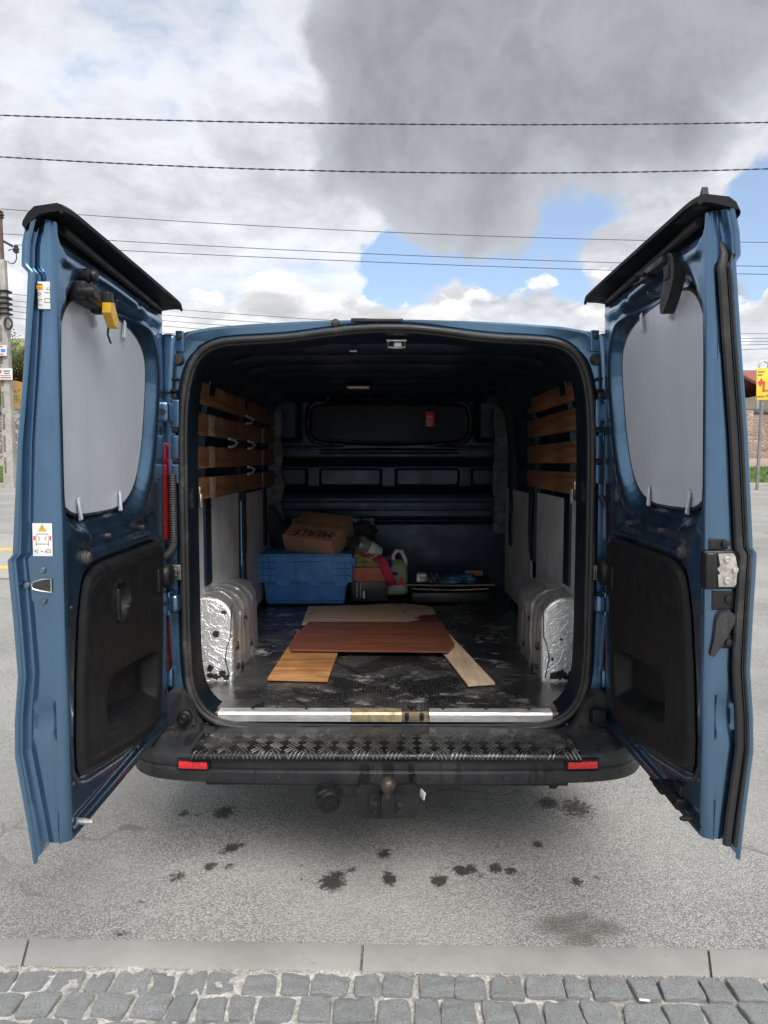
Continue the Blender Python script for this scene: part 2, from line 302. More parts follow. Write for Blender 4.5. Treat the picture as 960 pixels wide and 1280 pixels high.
# ------------------------------------------------------------------ mesh building
def rotz(a): return Matrix.Rotation(a, 3, 'Z')
def euler(x=0, y=0, z=0): return Matrix.Rotation(math.radians(z), 3, 'Z') @ Matrix.Rotation(math.radians(y), 3, 'Y') @ Matrix.Rotation(math.radians(x), 3, 'X')
class MB:
    def __init__(s): s.v = []; s.f = []; s.m = []; s.mi = 0
    def add(s, vs, fs):
        o = len(s.v); s.v.extend([tuple(map(float, p)) for p in vs])
        s.f.extend([tuple(i + o for i in f) for f in fs]); s.m.extend([s.mi] * len(fs)); return s
    def use(s, i): s.mi = i; return s
    def rbox(s, c, size, r=0.004, rot=None, n=2, mid=1, disp=None):
        """box with rounded edges; mid = subdivisions of the flat part"""
        h = [x / 2 for x in size]; r = min(r, min(h) * 0.98)
        ax = []
        for k in range(3):
            a = [-h[k] + r * (1 - math.cos(math.pi / 2 * i / n)) for i in range(n + 1)]
            b = [-h[k] + r + (2 * h[k] - 2 * r) * i / mid for i in range(1, mid)]
            cc = [-x for x in reversed(a)]
            ax.append(a + b + cc)
        vid = {}; vs = []; fs = []
        def V(p):
            q = [max(-(h[k] - r), min(h[k] - r, p[k])) for k in range(3)]
            dv = [p[k] - q[k] for k in range(3)]; L = math.sqrt(sum(x * x for x in dv)) or 1
            p2 = [q[k] + dv[k] / L * r for k in range(3)]
            key = tuple(round(x, 6) for x in p2)
            if key not in vid: vid[key] = len(vs); vs.append(p2)
            return vid[key]
        for k in range(3):
            i, j = (k + 1) % 3, (k + 2) % 3
            for sg in (-1, 1):
                for a in range(len(ax[i]) - 1):
                    for b in range(len(ax[j]) - 1):
                        q = []
                        for (da, db) in ((0, 0), (1, 0), (1, 1), (0, 1)):
                            p = [0, 0, 0]; p[k] = sg * h[k]; p[i] = ax[i][a + da]; p[j] = ax[j][b + db]; q.append(V(p))
                        q2 = []
                        for x in q:
                            if x not in q2: q2.append(x)
                        if len(q2) > 2: fs.append(q2 if sg > 0 else q2[::-1])
        R = rot if rot is not None else Matrix.Identity(3); c = Vector(c)
        out = []
        for p in vs:
            p = Vector(p)
            if disp: p = p + Vector(disp(p))
            out.append(R @ p + c)
        return s.add(out, fs)
    def tube(s, path, r, n=8, closed=False, caps=True):
        P = [Vector(p) for p in path]; N = len(P)
        rr = r if hasattr(r, '__len__') else [r] * N
        rings = []; up = None
        for i in range(N):
            if closed: t = P[(i + 1) % N] - P[i - 1]
            else: t = P[min(i + 1, N - 1)] - P[max(i - 1, 0)]
            t.normalize()
            if up is None: up = Vector((0, 0, 1)) if abs(t.z) < 0.9 else Vector((0, 1, 0))
            a = t.cross(up)
            if a.length < 1e-5: a = t.cross(Vector((1, 0, 0)))
            a.normalize(); b = a.cross(t).normalized(); up = b
            rings.append([P[i] + (a * math.cos(2 * math.pi * k / n) + b * math.sin(2 * math.pi * k / n)) * rr[i] for k in range(n)])
        vs = [p for rg in rings for p in rg]; fs = []
        for i in range(N if closed else N - 1):
            j = (i + 1) % N
            for k in range(n):
                k2 = (k + 1) % n; fs.append((i * n + k, i * n + k2, j * n + k2, j * n + k))
        if caps and not closed: fs.append(tuple(range(n))[::-1]); fs.append(tuple((N - 1) * n + k for k in range(n)))
        return s.add(vs, fs)
    def cyl(s, a, b, r, r2=None, n=20): return s.tube([a, b], [r, r if r2 is None else r2], n)
    def lathe(s, prof, c, axis='Z', n=24, rot=None):
        vs = []; fs = []
        for (r, h) in prof:
            for k in range(n):
                a = 2 * math.pi * k / n; x, y = r * math.cos(a), r * math.sin(a)
                p = {'Z': (x, y, h), 'X': (h, x, y), 'Y': (y, h, x)}[axis]
                vs.append(Vector(p))
        for i in range(len(prof) - 1):
            for k in range(n):
                k2 = (k + 1) % n; fs.append((i * n + k, i * n + k2, (i + 1) * n + k2, (i + 1) * n + k))
        fs.append(tuple(range(n))[::-1]); fs.append(tuple((len(prof) - 1) * n + k for k in range(n)))
        R = rot if rot is not None else Matrix.Identity(3)
        return s.add([R @ p + Vector(c) for p in vs], fs)
    def prism(s, poly, fn, t0, t1):
        """polygon (a,b) extruded along t; fn(a,b,t)->xyz"""
        n = len(poly); vs = [fn(a, b, t0) for a, b in poly] + [fn(a, b, t1) for a, b in poly]
        fs = [tuple(range(n))[::-1], tuple(range(n, 2 * n))] + [(i, (i + 1) % n, n + (i + 1) % n, n + i) for i in range(n)]
        return s.add(vs, fs)
    def grid(s, A, flip=False, wrap=False):
        """A: array [nu][nv][3]"""
        A = np.asarray(A); nu, nv = A.shape[:2]; vs = A.reshape(-1, 3).tolist(); fs = []
        for i in range(nu - 1):
            for j in range(nv if wrap else nv - 1):
                j2 = (j + 1) % nv; q = (i * nv + j, (i + 1) * nv + j, (i + 1) * nv + j2, i * nv + j2)
                fs.append(q[::-1] if flip else q)
        return s.add(vs, fs)
    def build(s, name, mats, parent=None, mirror=False, angle=38, loc=None, rot=None, fixn=True):
        vs = [(x, -y, z) for x, y, z in s.v] if mirror else s.v
        fs = [f[::-1] for f in s.f] if mirror else s.f
        me = bpy.data.meshes.new(name); me.from_pydata(vs, [], fs)
        if not isinstance(mats, (list, tuple)): mats = [mats]
        for m in mats: me.materials.append(m)
        me.polygons.foreach_set('material_index', s.m)
        me.polygons.foreach_set('use_smooth', [True] * len(fs))
        me.update(); me.validate()
        if fixn:
            import bmesh
            bm = bmesh.new(); bm.from_mesh(me); bmesh.ops.recalc_face_normals(bm, faces=bm.faces); bm.to_mesh(me); bm.free()
        me.set_sharp_from_angle(angle=math.radians(angle))
        o = bpy.data.objects.new(name, me); COL.objects.link(o)
        if parent is not None: o.parent = parent
        if loc is not None: o.location = loc
        if rot is not None: o.rotation_euler = rot
        return o
def tag(o, label=None, cat=None, group=None, kind=None):
    for k, v in (('label', label), ('category', cat), ('group', group), ('kind', kind)):
        if v: o[k] = v
    return o
def empty(name, loc, rz=0, parent=None):
    o = bpy.data.objects.new(name, None); COL.objects.link(o); o.location = loc; o.rotation_euler = (0, 0, rz); o.empty_display_size = 0.1
    o.parent = parent; return o
def text_mesh(txt, size, depth=0.0006, spacing=1.0):
    cu = bpy.data.curves.new('t', 'FONT'); cu.body = txt; cu.size = size; cu.extrude = depth; cu.align_x = 'CENTER'; cu.align_y = 'CENTER'; cu.space_character = spacing
    ob = bpy.data.objects.new('t', cu); COL.objects.link(ob); bpy.context.view_layer.update()
    me = bpy.data.meshes.new_from_object(ob.evaluated_get(bpy.context.evaluated_depsgraph_get()))
    bpy.data.objects.remove(ob); vs = [tuple(v.co) for v in me.vertices]; fs = [tuple(p.vertices) for p in me.polygons]
    bpy.data.meshes.remove(me); return vs, fs
def interp(x, pts):
    xs = [p[0] for p in pts]; ys = [p[1] for p in pts]; return np.interp(x, xs, ys)
def smooth_poly(poly, it=3):
    P = np.array(poly, float)
    for _ in range(it):
        Q = np.roll(P, -1, 0); P = np.stack([P * .75 + Q * .25, P * .25 + Q * .75], 1).reshape(-1, 2)
    return P
def sdf(px, py, poly):
    """signed distance, negative inside"""
    P = np.asarray(poly, float); n = len(P); d = np.full(px.shape, 1e9); ins = np.zeros(px.shape, bool)
    for i in range(n):
        a, b = P[i], P[(i + 1) % n]; e = b - a; wx, wy = px - a[0], py - a[1]
        t = np.clip((wx * e[0] + wy * e[1]) / (e @ e + 1e-12), 0, 1)
        d = np.minimum(d, (wx - e[0] * t) ** 2 + (wy - e[1] * t) ** 2)
        c = ((a[1] <= py) & (b[1] > py)) | ((b[1] <= py) & (a[1] > py))
        with np.errstate(divide='ignore', invalid='ignore'):
            xi = a[0] + (py - a[1]) / (b[1] - a[1] + 1e-15) * e[0]
        ins ^= c & (px < xi)
    return np.where(ins, -1, 1) * np.sqrt(d)
def sstep(x, a, b):
    t = np.clip((x - a) / (b - a), 0, 1); return t * t * (3 - 2 * t)
def rrect(x0, x1, y0, y1, r, n=5):
    out = []
    for cx, cy, a0 in ((x1 - r, y1 - r, 0), (x0 + r, y1 - r, 90), (x0 + r, y0 + r, 180), (x1 - r, y0 + r, 270)):
        for i in range(n + 1):
            a = math.radians(a0 + 90 * i / n); out.append((cx + r * math.cos(a), cy + r * math.sin(a)))
    return out
def resample(P, n):
    P = np.array(P, float); Q = np.vstack([P, P[:1]]); L = np.r_[0, np.cumsum(np.linalg.norm(np.diff(Q, axis=0), axis=1))]
    t = np.linspace(0, L[-1], n, endpoint=False); return np.stack([np.interp(t, L, Q[:, 0]), np.interp(t, L, Q[:, 1])], 1)
def offset(P, dd):
    T = np.roll(P, -1, 0) - np.roll(P, 1, 0); T /= np.linalg.norm(T, axis=1)[:, None] + 1e-12
    return P + np.stack([T[:, 1], -T[:, 0]], 1) * dd          # counter-clockwise outline: outward
# ------------------------------------------------------------------ ground
def terrain(y):
    return interp(y, [(-60, 0), (15, 0), (20, 0.06), (29, 0.40), (32.6, 1.16), (60, 1.6), (900, 8)])
def f_asphalt(t):
    pebb = t.voro(t.obj, 175, 'F1', 'Color'); sepc = t.new('ShaderNodeSeparateColor'); t.l.new(pebb, sepc.inputs[0])
    dist = t.voro(t.obj, 175); fine = t.noise(t.obj, 330, 3, 0.75)
    g = t.math('ADD', t.math('MULTIPLY', sepc.outputs[0], 0.55), t.math('MULTIPLY', fine, 0.45))
    c = t.mix(t.map(g, 0.22, 0.80), (0.215, 0.211, 0.204), (0.45, 0.444, 0.43))
    c = t.mix(t.math('MULTIPLY', t.map(dist, 0.45, 0.75), 0.6), c, (0.12, 0.118, 0.113))
    big = t.noise(t.obj, 0.8, 7, 0.6)
    crk = t.math('MULTIPLY', t.map(t.voro(t.vmath('ADD', t.obj, t.vmath('SCALE', t.noisec(t.obj, 3, 5), 0.5)), 0.55, 'DISTANCE_TO_EDGE'), 0.010, 0.004), t.map(t.noise(t.obj, 0.9, 3), 0.50, 0.60))
    c = t.mix(t.math('MULTIPLY', crk, 0.6), c, (0.07, 0.068, 0.065))
    c = t.mix(t.map(big, 0.35, 0.65, 0.0, 0.5), c, (0.40, 0.392, 0.372))
    c = t.mix(t.map(t.noise(t.vmath('ADD', t.obj, (3.1, 1.7, 0)), 0.33, 5, 0.6), 0.42, 0.62, 0.0, 0.32), c, (0.15, 0.148, 0.143))
    c = t.mix(t.math('MULTIPLY', t.map(t.noise(t.obj, 7, 7, 0.7), 0.54, 0.70), 0.25), c, (0.46, 0.45, 0.43))
    at = t.new('ShaderNodeAttribute', attribute_name='stain').outputs['Fac']
    e = t.math('ADD', at, t.math('MULTIPLY', t.math('SUBTRACT', t.noise(t.obj, 50, 8, 0.85), 0.5), 2.7))
    sm = t.math('MULTIPLY', t.map(e, 0.46, 0.62), t.map(at, 0.08, 0.26))
    c = t.mix(t.math('MULTIPLY', sm, 0.9), c, (0.026, 0.025, 0.024))
    at2 = t.new('ShaderNodeAttribute', attribute_name='damp').outputs['Fac']
    dm = t.map(t.math('ADD', at2, t.math('MULTIPLY', t.math('SUBTRACT', t.noise(t.obj, 18, 5, 0.7), 0.5), 0.6)), 0.2, 0.75)
    c = t.mix(t.math('MULTIPLY', t.math('MULTIPLY', dm, t.map(at2, 0.02, 0.1)), 0.60), c, (0.085, 0.075, 0.062))
    t.l.new(c, t.b.inputs['Base Color'])
    t.l.new(t.mix(sm, (0.9,) * 3, (0.55,) * 3), t.b.inputs['Roughness'])
    h = t.math('SUBTRACT', t.math('ADD', t.math('MULTIPLY', fine, 0.5), t.math('MULTIPLY', sepc.outputs[1], 0.35)), dist)
    t.l.new(t.bump(h, 0.65, 0.006), t.b.inputs['Normal'])
ASPHALT = mat('old_asphalt', f_asphalt, spec=0.3)
XS = np.unique(np.round(np.r_[-700, -300, -120, -60, -30, -15, -8, -5, -3, -2, -1.5, np.arange(-1.3, 1.4, 0.0125), 1.6, 2, 3, 5, 8, 15, 30, 60, 120, 300, 700], 4))
YS = np.unique(np.round(np.r_[-60, -20, -5, 0, 1, 1.6, np.arange(1.8, 3.15, 0.0125), 3.3, 3.6, 4, 5, 6, 8, 10, 12, 15, 17, 20, 24, 29, 30.5, 32.6, 40, 60, 120, 250, 500, 900], 4))
XX, YY = np.meshgrid(XS, YS, indexing='ij')
mb = MB(); mb.grid(np.stack([XX, YY, terrain(YY)], -1))
road = mb.build('road', ASPHALT, fixn=False); tag(road, 'pale grainy grey asphalt with dark drip stains behind the van', None, None, 'structure')
stains = [(-.18, 2.36, .045, 1.0), (-.165, 2.395, .035, .9), (.02, 2.375, .03, .95), (-.205, 2.34, .02, .8), (-.15, 2.345, .018, .8), (.03, 2.35, .016, .7), (.215, 2.385, .016, .7), (.26, 2.45, .014, .7), (-.54, 2.60, .018, .8), (.01, 2.41, .022, .8), (.0, 2.54, .03, .9), (.19, 2.368, .032, .95), (.275, 2.43, .03, .95), (.31, 2.44, .028, .9), (.335, 2.40, .018, .7),
          (.40, 2.445, .028, .9), (.45, 2.43, .026, .85), (.667, 2.364, .028, .8), (.75, 2.385, .018, .6), (.586, 2.605, .026, .85), (-.573, 2.577, .032, .95), (-.60, 2.55, .02, .7), (-.628, 2.456, .028, .85), (-.556, 2.456, .02, .8),
          (-.725, 2.392, .035, .75), (-.828, 2.839, .03, .8), (-.665, 2.852, .05, .9), (.808, 2.886, .09, .75), (.70, 2.93, .06, .8), (-.114, 2.436, .02, .7), (-.303, 2.456, .012, .7), (-.816, 2.092, .03, .6), (-.80, 2.25, .02, .5), (-.29, 2.38, .014, .6), (.36, 2.54, .012, .6), (.1, 2.62, .015, .5), (-.77, 2.83, .02, .7)]
st = np.zeros(XX.shape); dp = np.zeros(XX.shape)
for x, y, r, a in stains: st = np.maximum(st, a * np.exp(-(((XX - x) / r) ** 2 + ((YY - y) / (r * 1.25)) ** 2) * 0.8))
for x, y, r, a in [(.56, 2.13, .10, .85), (.68, 2.12, .09, .8), (.60, 2.07, .08, .8), (.62, 2.17, .07, .7)]: dp = np.maximum(dp, a * np.exp(-(((XX - x) / r) ** 2 + ((YY - y) / (r * .62)) ** 2)))
for nm, A in (('stain', st), ('damp', dp)):
    at = road.data.attributes.new(nm, 'FLOAT', 'POINT'); at.data.foreach_set('value', A.reshape(-1).astype(np.float32))

# flush concrete edging and the sett paving the camera stands on (turned 1.3 degrees to the van)
KA = math.radians(-1.3)
def kp(x, y, z=0.0):                                          # edging coordinates -> world (y = 0 at the road side)
    return Vector((x * math.cos(KA) - y * math.sin(KA), 2.026 + x * math.sin(KA) + y * math.cos(KA), z))
def f_kerb(t):
    n = t.noise(t.obj, 3.5, 7, 0.6); fn = t.noise(t.obj, 260, 3, 0.7)
    c = t.mix(t.map(n, 0.3, 0.7), (0.235, 0.231, 0.221), (0.31, 0.305, 0.292))
    c = t.mix(t.math('MULTIPLY', t.map(fn, 0.4, 0.75), 0.35), c, (0.36, 0.355, 0.34))
    c = t.mix(t.math('MULTIPLY', t.map(t.noise(t.obj, 7, 8, 0.7), 0.60, 0.70), 0.5), c, (0.12, 0.115, 0.105))
    t.l.new(c, t.b.inputs['Base Color']); t.b.inputs['Roughness'].default_value = 0.92
    t.l.new(t.bump(fn, 0.35, 0.002), t.b.inputs['Normal'])
KERB = mat('smooth_grey_concrete', f_kerb)
kerb = MB(); A = np.zeros((2, 2, 3))
for i, x in enumerate((-40, 40)):
    for j, y in enumerate((-0.135, 0.012)): A[i, j] = kp(x, y, 0.004)
kerb.grid(A); kerb = kerb.build('kerb', mat('joint_grit', vary((0.20, 0.19, 0.17), 160, 0.5, (0.85, 0.95), (200, 0.5, 0.004))))
tag(kerb, 'flush row of long concrete edging slabs between the asphalt and the setts', None, None, 'structure')
joints = [-8.1, -7.1, -6.1, -5.08, -4.07, -3.07, -2.06, -1.055, -.063, .941, 1.95, 2.95, 3.96, 4.97, 5.97, 6.98, 7.98]
for i in range(len(joints) - 1):
    a, b = joints[i] + .004, joints[i + 1] - .004; sk = .02 if i in (7,) else (-.03 if i == 9 else 0)
    sk0 = .02 if i == 7 else (-.02 if i == 9 else 0); sk1 = .02 if i == 6 else (-.02 if i == 8 else 0)
    m = MB(); nx = 24; top = []; 
    A = np.zeros((nx + 1, 9, 3))
    for k in range(nx + 1):
        for j, (yy, zz) in enumerate([(0, 0), (0, .009), (-.0012, .0115), (-.006, .013), (-.057, .0135), (-.108, .013), (-.1128, .0115), (-.114, .009), (-.114, 0)]):
            fq = k / nx; x = a + (b - a) * fq + (sk0 * (1 - fq) + sk1 * fq) * (1 if False else 1) * (-(yy + .057) / .057)
            wv = 0.0022 * mnoise.noise(Vector((x * 9, yy * 3 + 5, i))) if j in (0, 1, 2, 6, 7, 8) else 0.0006 * mnoise.noise(Vector((x * 5, yy * 20, i)))
            p = kp(x, yy + (wv if j in (0, 1, 2, 6, 7, 8) else 0), 0.003 + zz + (0 if j in (0, 1, 2, 6, 7, 8) else wv)); A[k, j] = p
    m.grid(A); m.add([A[0, j] for j in range(9)], [tuple(range(9))]); m.add([A[nx, j] for j in range(9)], [tuple(range(9))[::-1]])
    m.build('kerb_slab', KERB, kerb)
def f_bed(t):
    n = t.noise(t.obj, 70, 5, 0.75); b = t.noise(t.obj, 4, 6)
    c = t.mix(t.map(n, 0.35, 0.7), (0.30, 0.288, 0.265), (0.66, 0.645, 0.61)); c = t.mix(t.map(b, 0.45, 0.65, 0, 0.5), c, (0.12, 0.115, 0.10))
    t.l.new(c, t.b.inputs['Base Color']); t.b.inputs['Roughness'].default_value = 0.95
    t.l.new(t.bump(n, 0.8, 0.006), t.b.inputs['Normal'])
BED = mat('sandy_joint_mortar', f_bed)
nxs = np.r_[np.linspace(-40, -2.4, 12), np.arange(-2.3, 2.31, 0.02), np.linspace(2.4, 40, 12)]; nys = np.r_[-0.112, np.arange(-0.125, -0.62, -0.015), np.linspace(-0.7, -40, 10)]
A = np.zeros((len(nxs), len(nys), 3))
for i, x in enumerate(nxs):
    for j, y in enumerate(nys):
        z = 0.0105 - 0.004 * min(1, max(0, (x + .35) / .5)) + (0.0085 * mnoise.fractal(Vector((x * 14, y * 14, 2)), 0.8, 2, 4) if abs(x) < 2.3 and y > -0.62 else 0)
        if -0.135 < y < -0.112 and abs(x) < 2.3: z += 0.003
        A[i, j] = kp(x, y, z)
pav = MB(); pav.grid(A, flip=True); pav = pav.build('pavement', BED, fixn=False); tag(pav, 'granite sett paving in rows with sandy joints in the foreground', None, None, 'structure')
def f_sett(t):
    rnd = t.new('ShaderNodeObjectInfo').outputs['Random']; v = t.vmath('ADD', t.obj, t.vmath('SCALE', (7.1, 3.3, 5.7), rnd))
    v = t.vmath('ADD', t.obj, t.vmath('SCALE', t.new('ShaderNodeObjectInfo').outputs['Location'], 3.0))
    n = t.noise(v, 26, 8, 0.7, 0.5); fn = t.noise(v, 190, 4, 0.7)
    c = t.mix(t.map(n, 0.32, 0.66), (0.15, 0.165, 0.18), (0.50, 0.515, 0.525))
    c = t.mix(t.math('MULTIPLY', t.map(fn, 0.5, 0.72), 0.5), c, (0.60, 0.605, 0.60))
    c = t.mix(t.math('MULTIPLY', t.map(t.noise(v, 11, 8, 0.75), 0.47, 0.62), 0.6), c, (0.56, 0.55, 0.53))
    c = t.mix(t.map(rnd, 0, 1, 0, 0.35, False), c, (0.24, 0.25, 0.26))
    t.l.new(c, t.b.inputs['Base Color']); t.l.new(t.map(n, 0.3, 0.7, 0.55, 0.9), t.b.inputs['Roughness'])
    t.l.new(t.bump(t.math('ADD', n, t.math('MULTIPLY', fn, 0.5)), 0.9, 0.010), t.b.inputs['Normal'])
SETT = mat('grey_granite_sett', f_sett)
sett_mesh = []
for k in range(10):
    m = MB(); off = Vector((k * 3.1, k * 1.7, 0)); jit = [(random.uniform(-.08, .08), random.uniform(-.08, .08)) for _ in range(4)]
    def dsp(p, off=off, jit=jit):
        fx, fy = p.x + .5, p.y + .5
        dx = sum(wt * j[0] for wt, j in zip(((1 - fx) * (1 - fy), fx * (1 - fy), (1 - fx) * fy, fx * fy), jit)); dy = sum(wt * j[1] for wt, j in zip(((1 - fx) * (1 - fy), fx * (1 - fy), (1 - fx) * fy, fx * fy), jit))
        e = 0.06 * mnoise.noise(Vector((p.x * 4, p.y * 4, 9)) + off)
        dz = (0.20 * mnoise.fractal(p * 2.6 + off, 0.9, 2, 4) + 0.06 * p.x * jit[0][0] * 10) if p.z > 0 else 0
        return (dx + e * p.x, dy + e * p.y, dz)
    m.rbox((0, 0, 0), (1, 1, 1), 0.13, n=3, mid=6, disp=dsp)
    o = m.build('cobblestone', SETT); sett_mesh.append(o.data); bpy.data.objects.remove(o)
rows = []; y = -0.128
for r in range(5):
    depth = random.uniform(0.086, 0.10); x = -1.55 + random.uniform(0, .08)
    while x < 1.6:
        wd = random.uniform(0.072, 0.114)
        gap_ = random.uniform(.012, .024)
        z = 0.004 + random.uniform(-.003, .003) - (0.004 if x < -.2 and r == 0 else 0)
        o = bpy.data.objects.new('cobblestone', random.choice(sett_mesh)); COL.objects.link(o); o.parent = pav
        o.location = kp(x + wd / 2, y - depth / 2 + random.uniform(-.004, .004), z); o.scale = (wd - gap_ * .55, depth - .010 + random.uniform(-.006, .003), 0.034)
        o.rotation_euler = (random.uniform(-.03, .03), random.uniform(-.03, .03), KA + random.uniform(-.06, .06) + (math.pi if random.random() < .5 else 0))
        x += wd
    y -= depth
rest = MB()
for r in range(9):
    x = -1.6
    while x < 1.6:
        wd = random.uniform(.085, .115)
        rest.rbox(kp(x + wd / 2, y - .047, .006), (wd - .012, .082, .03), .010, rotz(KA + random.uniform(-.05, .05)), n=2)
        x += wd
    y -= .094
rest = rest.build('cobblestone', SETT, pav); rest['kind'] = 'stuff'
# crumbs of grit along both sides of the edging
gm = MB(); gv = []; gf = []
for i in range(2600):
    x = random.uniform(-1.5, 1.5); side_ = random.random() < .5
    y = (abs(random.gauss(0, .012)) + .001) if side_ else -.114 - abs(random.gauss(0, .010)) - .001
    r_ = random.uniform(.0012, .0036); p = kp(x, y, (.003 if side_ else .014) + r_ * .4); k = len(gv)
    gv += [tuple(p + Vector((random.uniform(.6, 1.2) * r_ * ux, random.uniform(.6, 1.2) * r_ * uy, random.uniform(.5, 1) * r_ * uz))) for ux, uy, uz in ((1, 0, 0), (-.5, .87, 0), (-.5, -.87, 0), (0, 0, 1), (0, 0, -1))]
    gf += [(k, k + 1, k + 3), (k + 1, k + 2, k + 3), (k + 2, k, k + 3), (k + 1, k, k + 4), (k + 2, k + 1, k + 4), (k, k + 2, k + 4)]
gm.add(gv, gf); gt = gm.build('grit', mat('pale_grit', vary((0.42, 0.41, 0.385), 60, 0.5, (0.8, 0.95))), fixn=False); tag(gt, 'pale crumbs of grit along the edging slabs', 'grit', None, 'stuff')
# little things lying in the joints
m = MB(); m.tube([kp(.235, -.235, .026), kp(.262, -.238, .026)], .0032, 8); cg = m.build('cigarette_butt', PAPER)
cg.location = (.45, .005, 0); tag(cg, 'white cigarette butt lying on the sett joint near the bottom edge', 'litter')
m = MB(); A = np.zeros((7, 5, 3))
for i in range(7):
    for j in range(5):
        u = i / 6; wv = math.sin(math.pi * u) * .007 * (j - 2) / 2; A[i, j] = (u * .026 - .013, wv, .004 * abs(j - 2) / 2 + .003 * u)
m.grid(A); lf = m.build('fallen_leaf', mat('dry_leaf', vary((0.45, 0.22, 0.04), 60, 0.3, (0.6, 0.8))), loc=kp(.352, -.165, .017), rot=(0, 0, 1.9)); tag(lf, 'tiny yellow brown leaf in the gap between two setts', 'leaf')

# far side: paved strip with yellow lines, verge, wall, pole, sign, houses
def f_pave(t):
    br = t.new('ShaderNodeTexBrick'); t.l.new(t.obj, br.inputs[0]); br.inputs['Scale'].default_value = 2.5
    br.inputs['Color1'].default_value = (.40, .39, .37, 1); br.inputs['Color2'].default_value = (.34, .335, .32, 1); br.inputs['Mortar'].default_value = (.2, .19, .18, 1); br.inputs['Mortar Size'].default_value = .015
    t.l.new(t.mix(t.math('MULTIPLY', t.noise(t.obj, 3, 6), .4), br.outputs[0], (.28, .27, .26)), t.b.inputs['Base Color']); t.b.inputs['Roughness'].default_value = .9
PAVE = mat('pale_paving', f_pave)
m = MB(); m.rbox((-17.2, 11.2, .01), (30, 5.2, .028), .004); fp = m.build('far_pavement', PAVE); tag(fp, 'pale paved strip with yellow lines far behind the left door', None, None, 'structure')
YP = mat('worn_yellow_paint', vary((0.62, 0.42, 0.12), 6, 0.25, (0.7, 0.9), None, ((.36, .34, .30), .5), 4))
for yy in (9.45, 11.35):
    m = MB(); m.rbox((-17.2, yy, .0275), (29.8, .34, .004), .001); m.build('yellow_stripe', YP, fp)
m = MB(); m.rbox((0, 29.05, .42), (120, .22, .22), .03); fk = m.build('far_kerb', CONC); tag(fk, 'low pale kerb along the far side of the road', None, None, 'structure')
GRASSG = mat('verge_soil_green', vary((0.085, 0.14, 0.035), 5, 0.4, (0.8, 0.95)))
m = MB(); A = np.zeros((61, 8, 3))
for i in range(61):
    for j, yy in enumerate(np.linspace(29.12, 32.6, 8)):
        A[i, j] = (-60 + 2 * i, yy, float(terrain(yy)) + .03 + .05 * mnoise.noise(Vector((i * .7, yy, 1))))
m.grid(A); vg = m.build('verge', GRASSG); tag(vg, 'green verge bank below the far wall', None, None, 'structure')
m = MB(); gv = []; gf = []
for i in range(9000):
    x = random.choice([random.uniform(-24, -9), random.uniform(9, 24)]); yy = random.uniform(29.2, 32.2); z = float(terrain(yy)) + .02
    hgt = random.uniform(.06, .22); a = random.uniform(0, 6.28); wd = .02; k = len(gv)
    gv += [(x - wd * math.cos(a), yy - wd * math.sin(a), z), (x + wd * math.cos(a), yy + wd * math.sin(a), z), (x + random.uniform(-.07, .07), yy + random.uniform(-.07, .07), z + hgt)]; gf.append((k, k + 1, k + 2))
m.add(gv, gf); gr = m.build('grass', mat('grass_blade', vary((0.095, 0.165, 0.035), 2, 0.45, (0.6, 0.8))), fixn=False); tag(gr, 'short green grass on the far verge', 'grass', None, 'stuff')
def f_wall(c1, c2, mort):
    def f(t):
        v = t.vmath('ADD', t.obj, t.vmath('SCALE', t.noisec(t.obj, 2.0, 2), 0.15)); v = t.scale(v, 3.0, 3.0, 5.0)
        cc = t.voro(v, 1.0, 'F1', 'Color'); s3 = t.new('ShaderNodeSeparateColor'); t.l.new(cc, s3.inputs[0])
        ed = t.voro(v, 1.0, 'DISTANCE_TO_EDGE')
        c = t.mix(s3.outputs[0], c1, c2); c = t.mix(t.math('MULTIPLY', s3.outputs[1], .4), c, tuple(x * .6 for x in c1))
        c = t.mix(t.map(ed, .04, .10, 1, 0), c, mort); t.l.new(c, t.b.inputs['Base Color']); t.b.inputs['Roughness'].default_value = .95
        t.l.new(t.bump(t.map(ed, 0, .12), .6, .05), t.b.inputs['Normal'])
    return f
def boundary_wall(x0, x1, m1, lbl):
    e = empty('stone_wall', ((x0 + x1) / 2, 33.2, 1.0)); L = x1 - x0
    MB().rbox((0, 0, 1.25), (L, .4, 2.7), .02, mid=6).build('wall', m1, e)
    MB().rbox((0, 0, 2.72), (L + .06, .56, .22), .03).build('coping', mat('dark_coping', vary((0.10, 0.105, 0.11), 4, .25, (.7, .9))), e)
    n = max(2, int(L / 3.2))
    for i in range(n + 1):
        MB().rbox((-L / 2 + .25 + (L - .5) * i / n, -.05, 1.3), (.46, .56, 2.86), .02).build('pier', m1, e)
    MB().rbox((0, -.26, .27), (L, .2, .5), .02).build('plinth', mat('pinkish_plinth', vary((.42, .33, .29), 3, .15, (.8, .95))), e)
    tag(e, lbl, 'wall'); return e
boundary_wall(-40, -.1, mat('grey_rubble_wall', f_wall((.20, .19, .17), (.42, .40, .37), (.12, .115, .11))), 'grey rubble stone boundary wall beyond the left door')
boundary_wall(.1, 40, mat('red_brick_rubble', f_wall((.30, .17, .14), (.46, .33, .28), (.36, .32, .29))), 'reddish stone boundary wall beyond the right door')
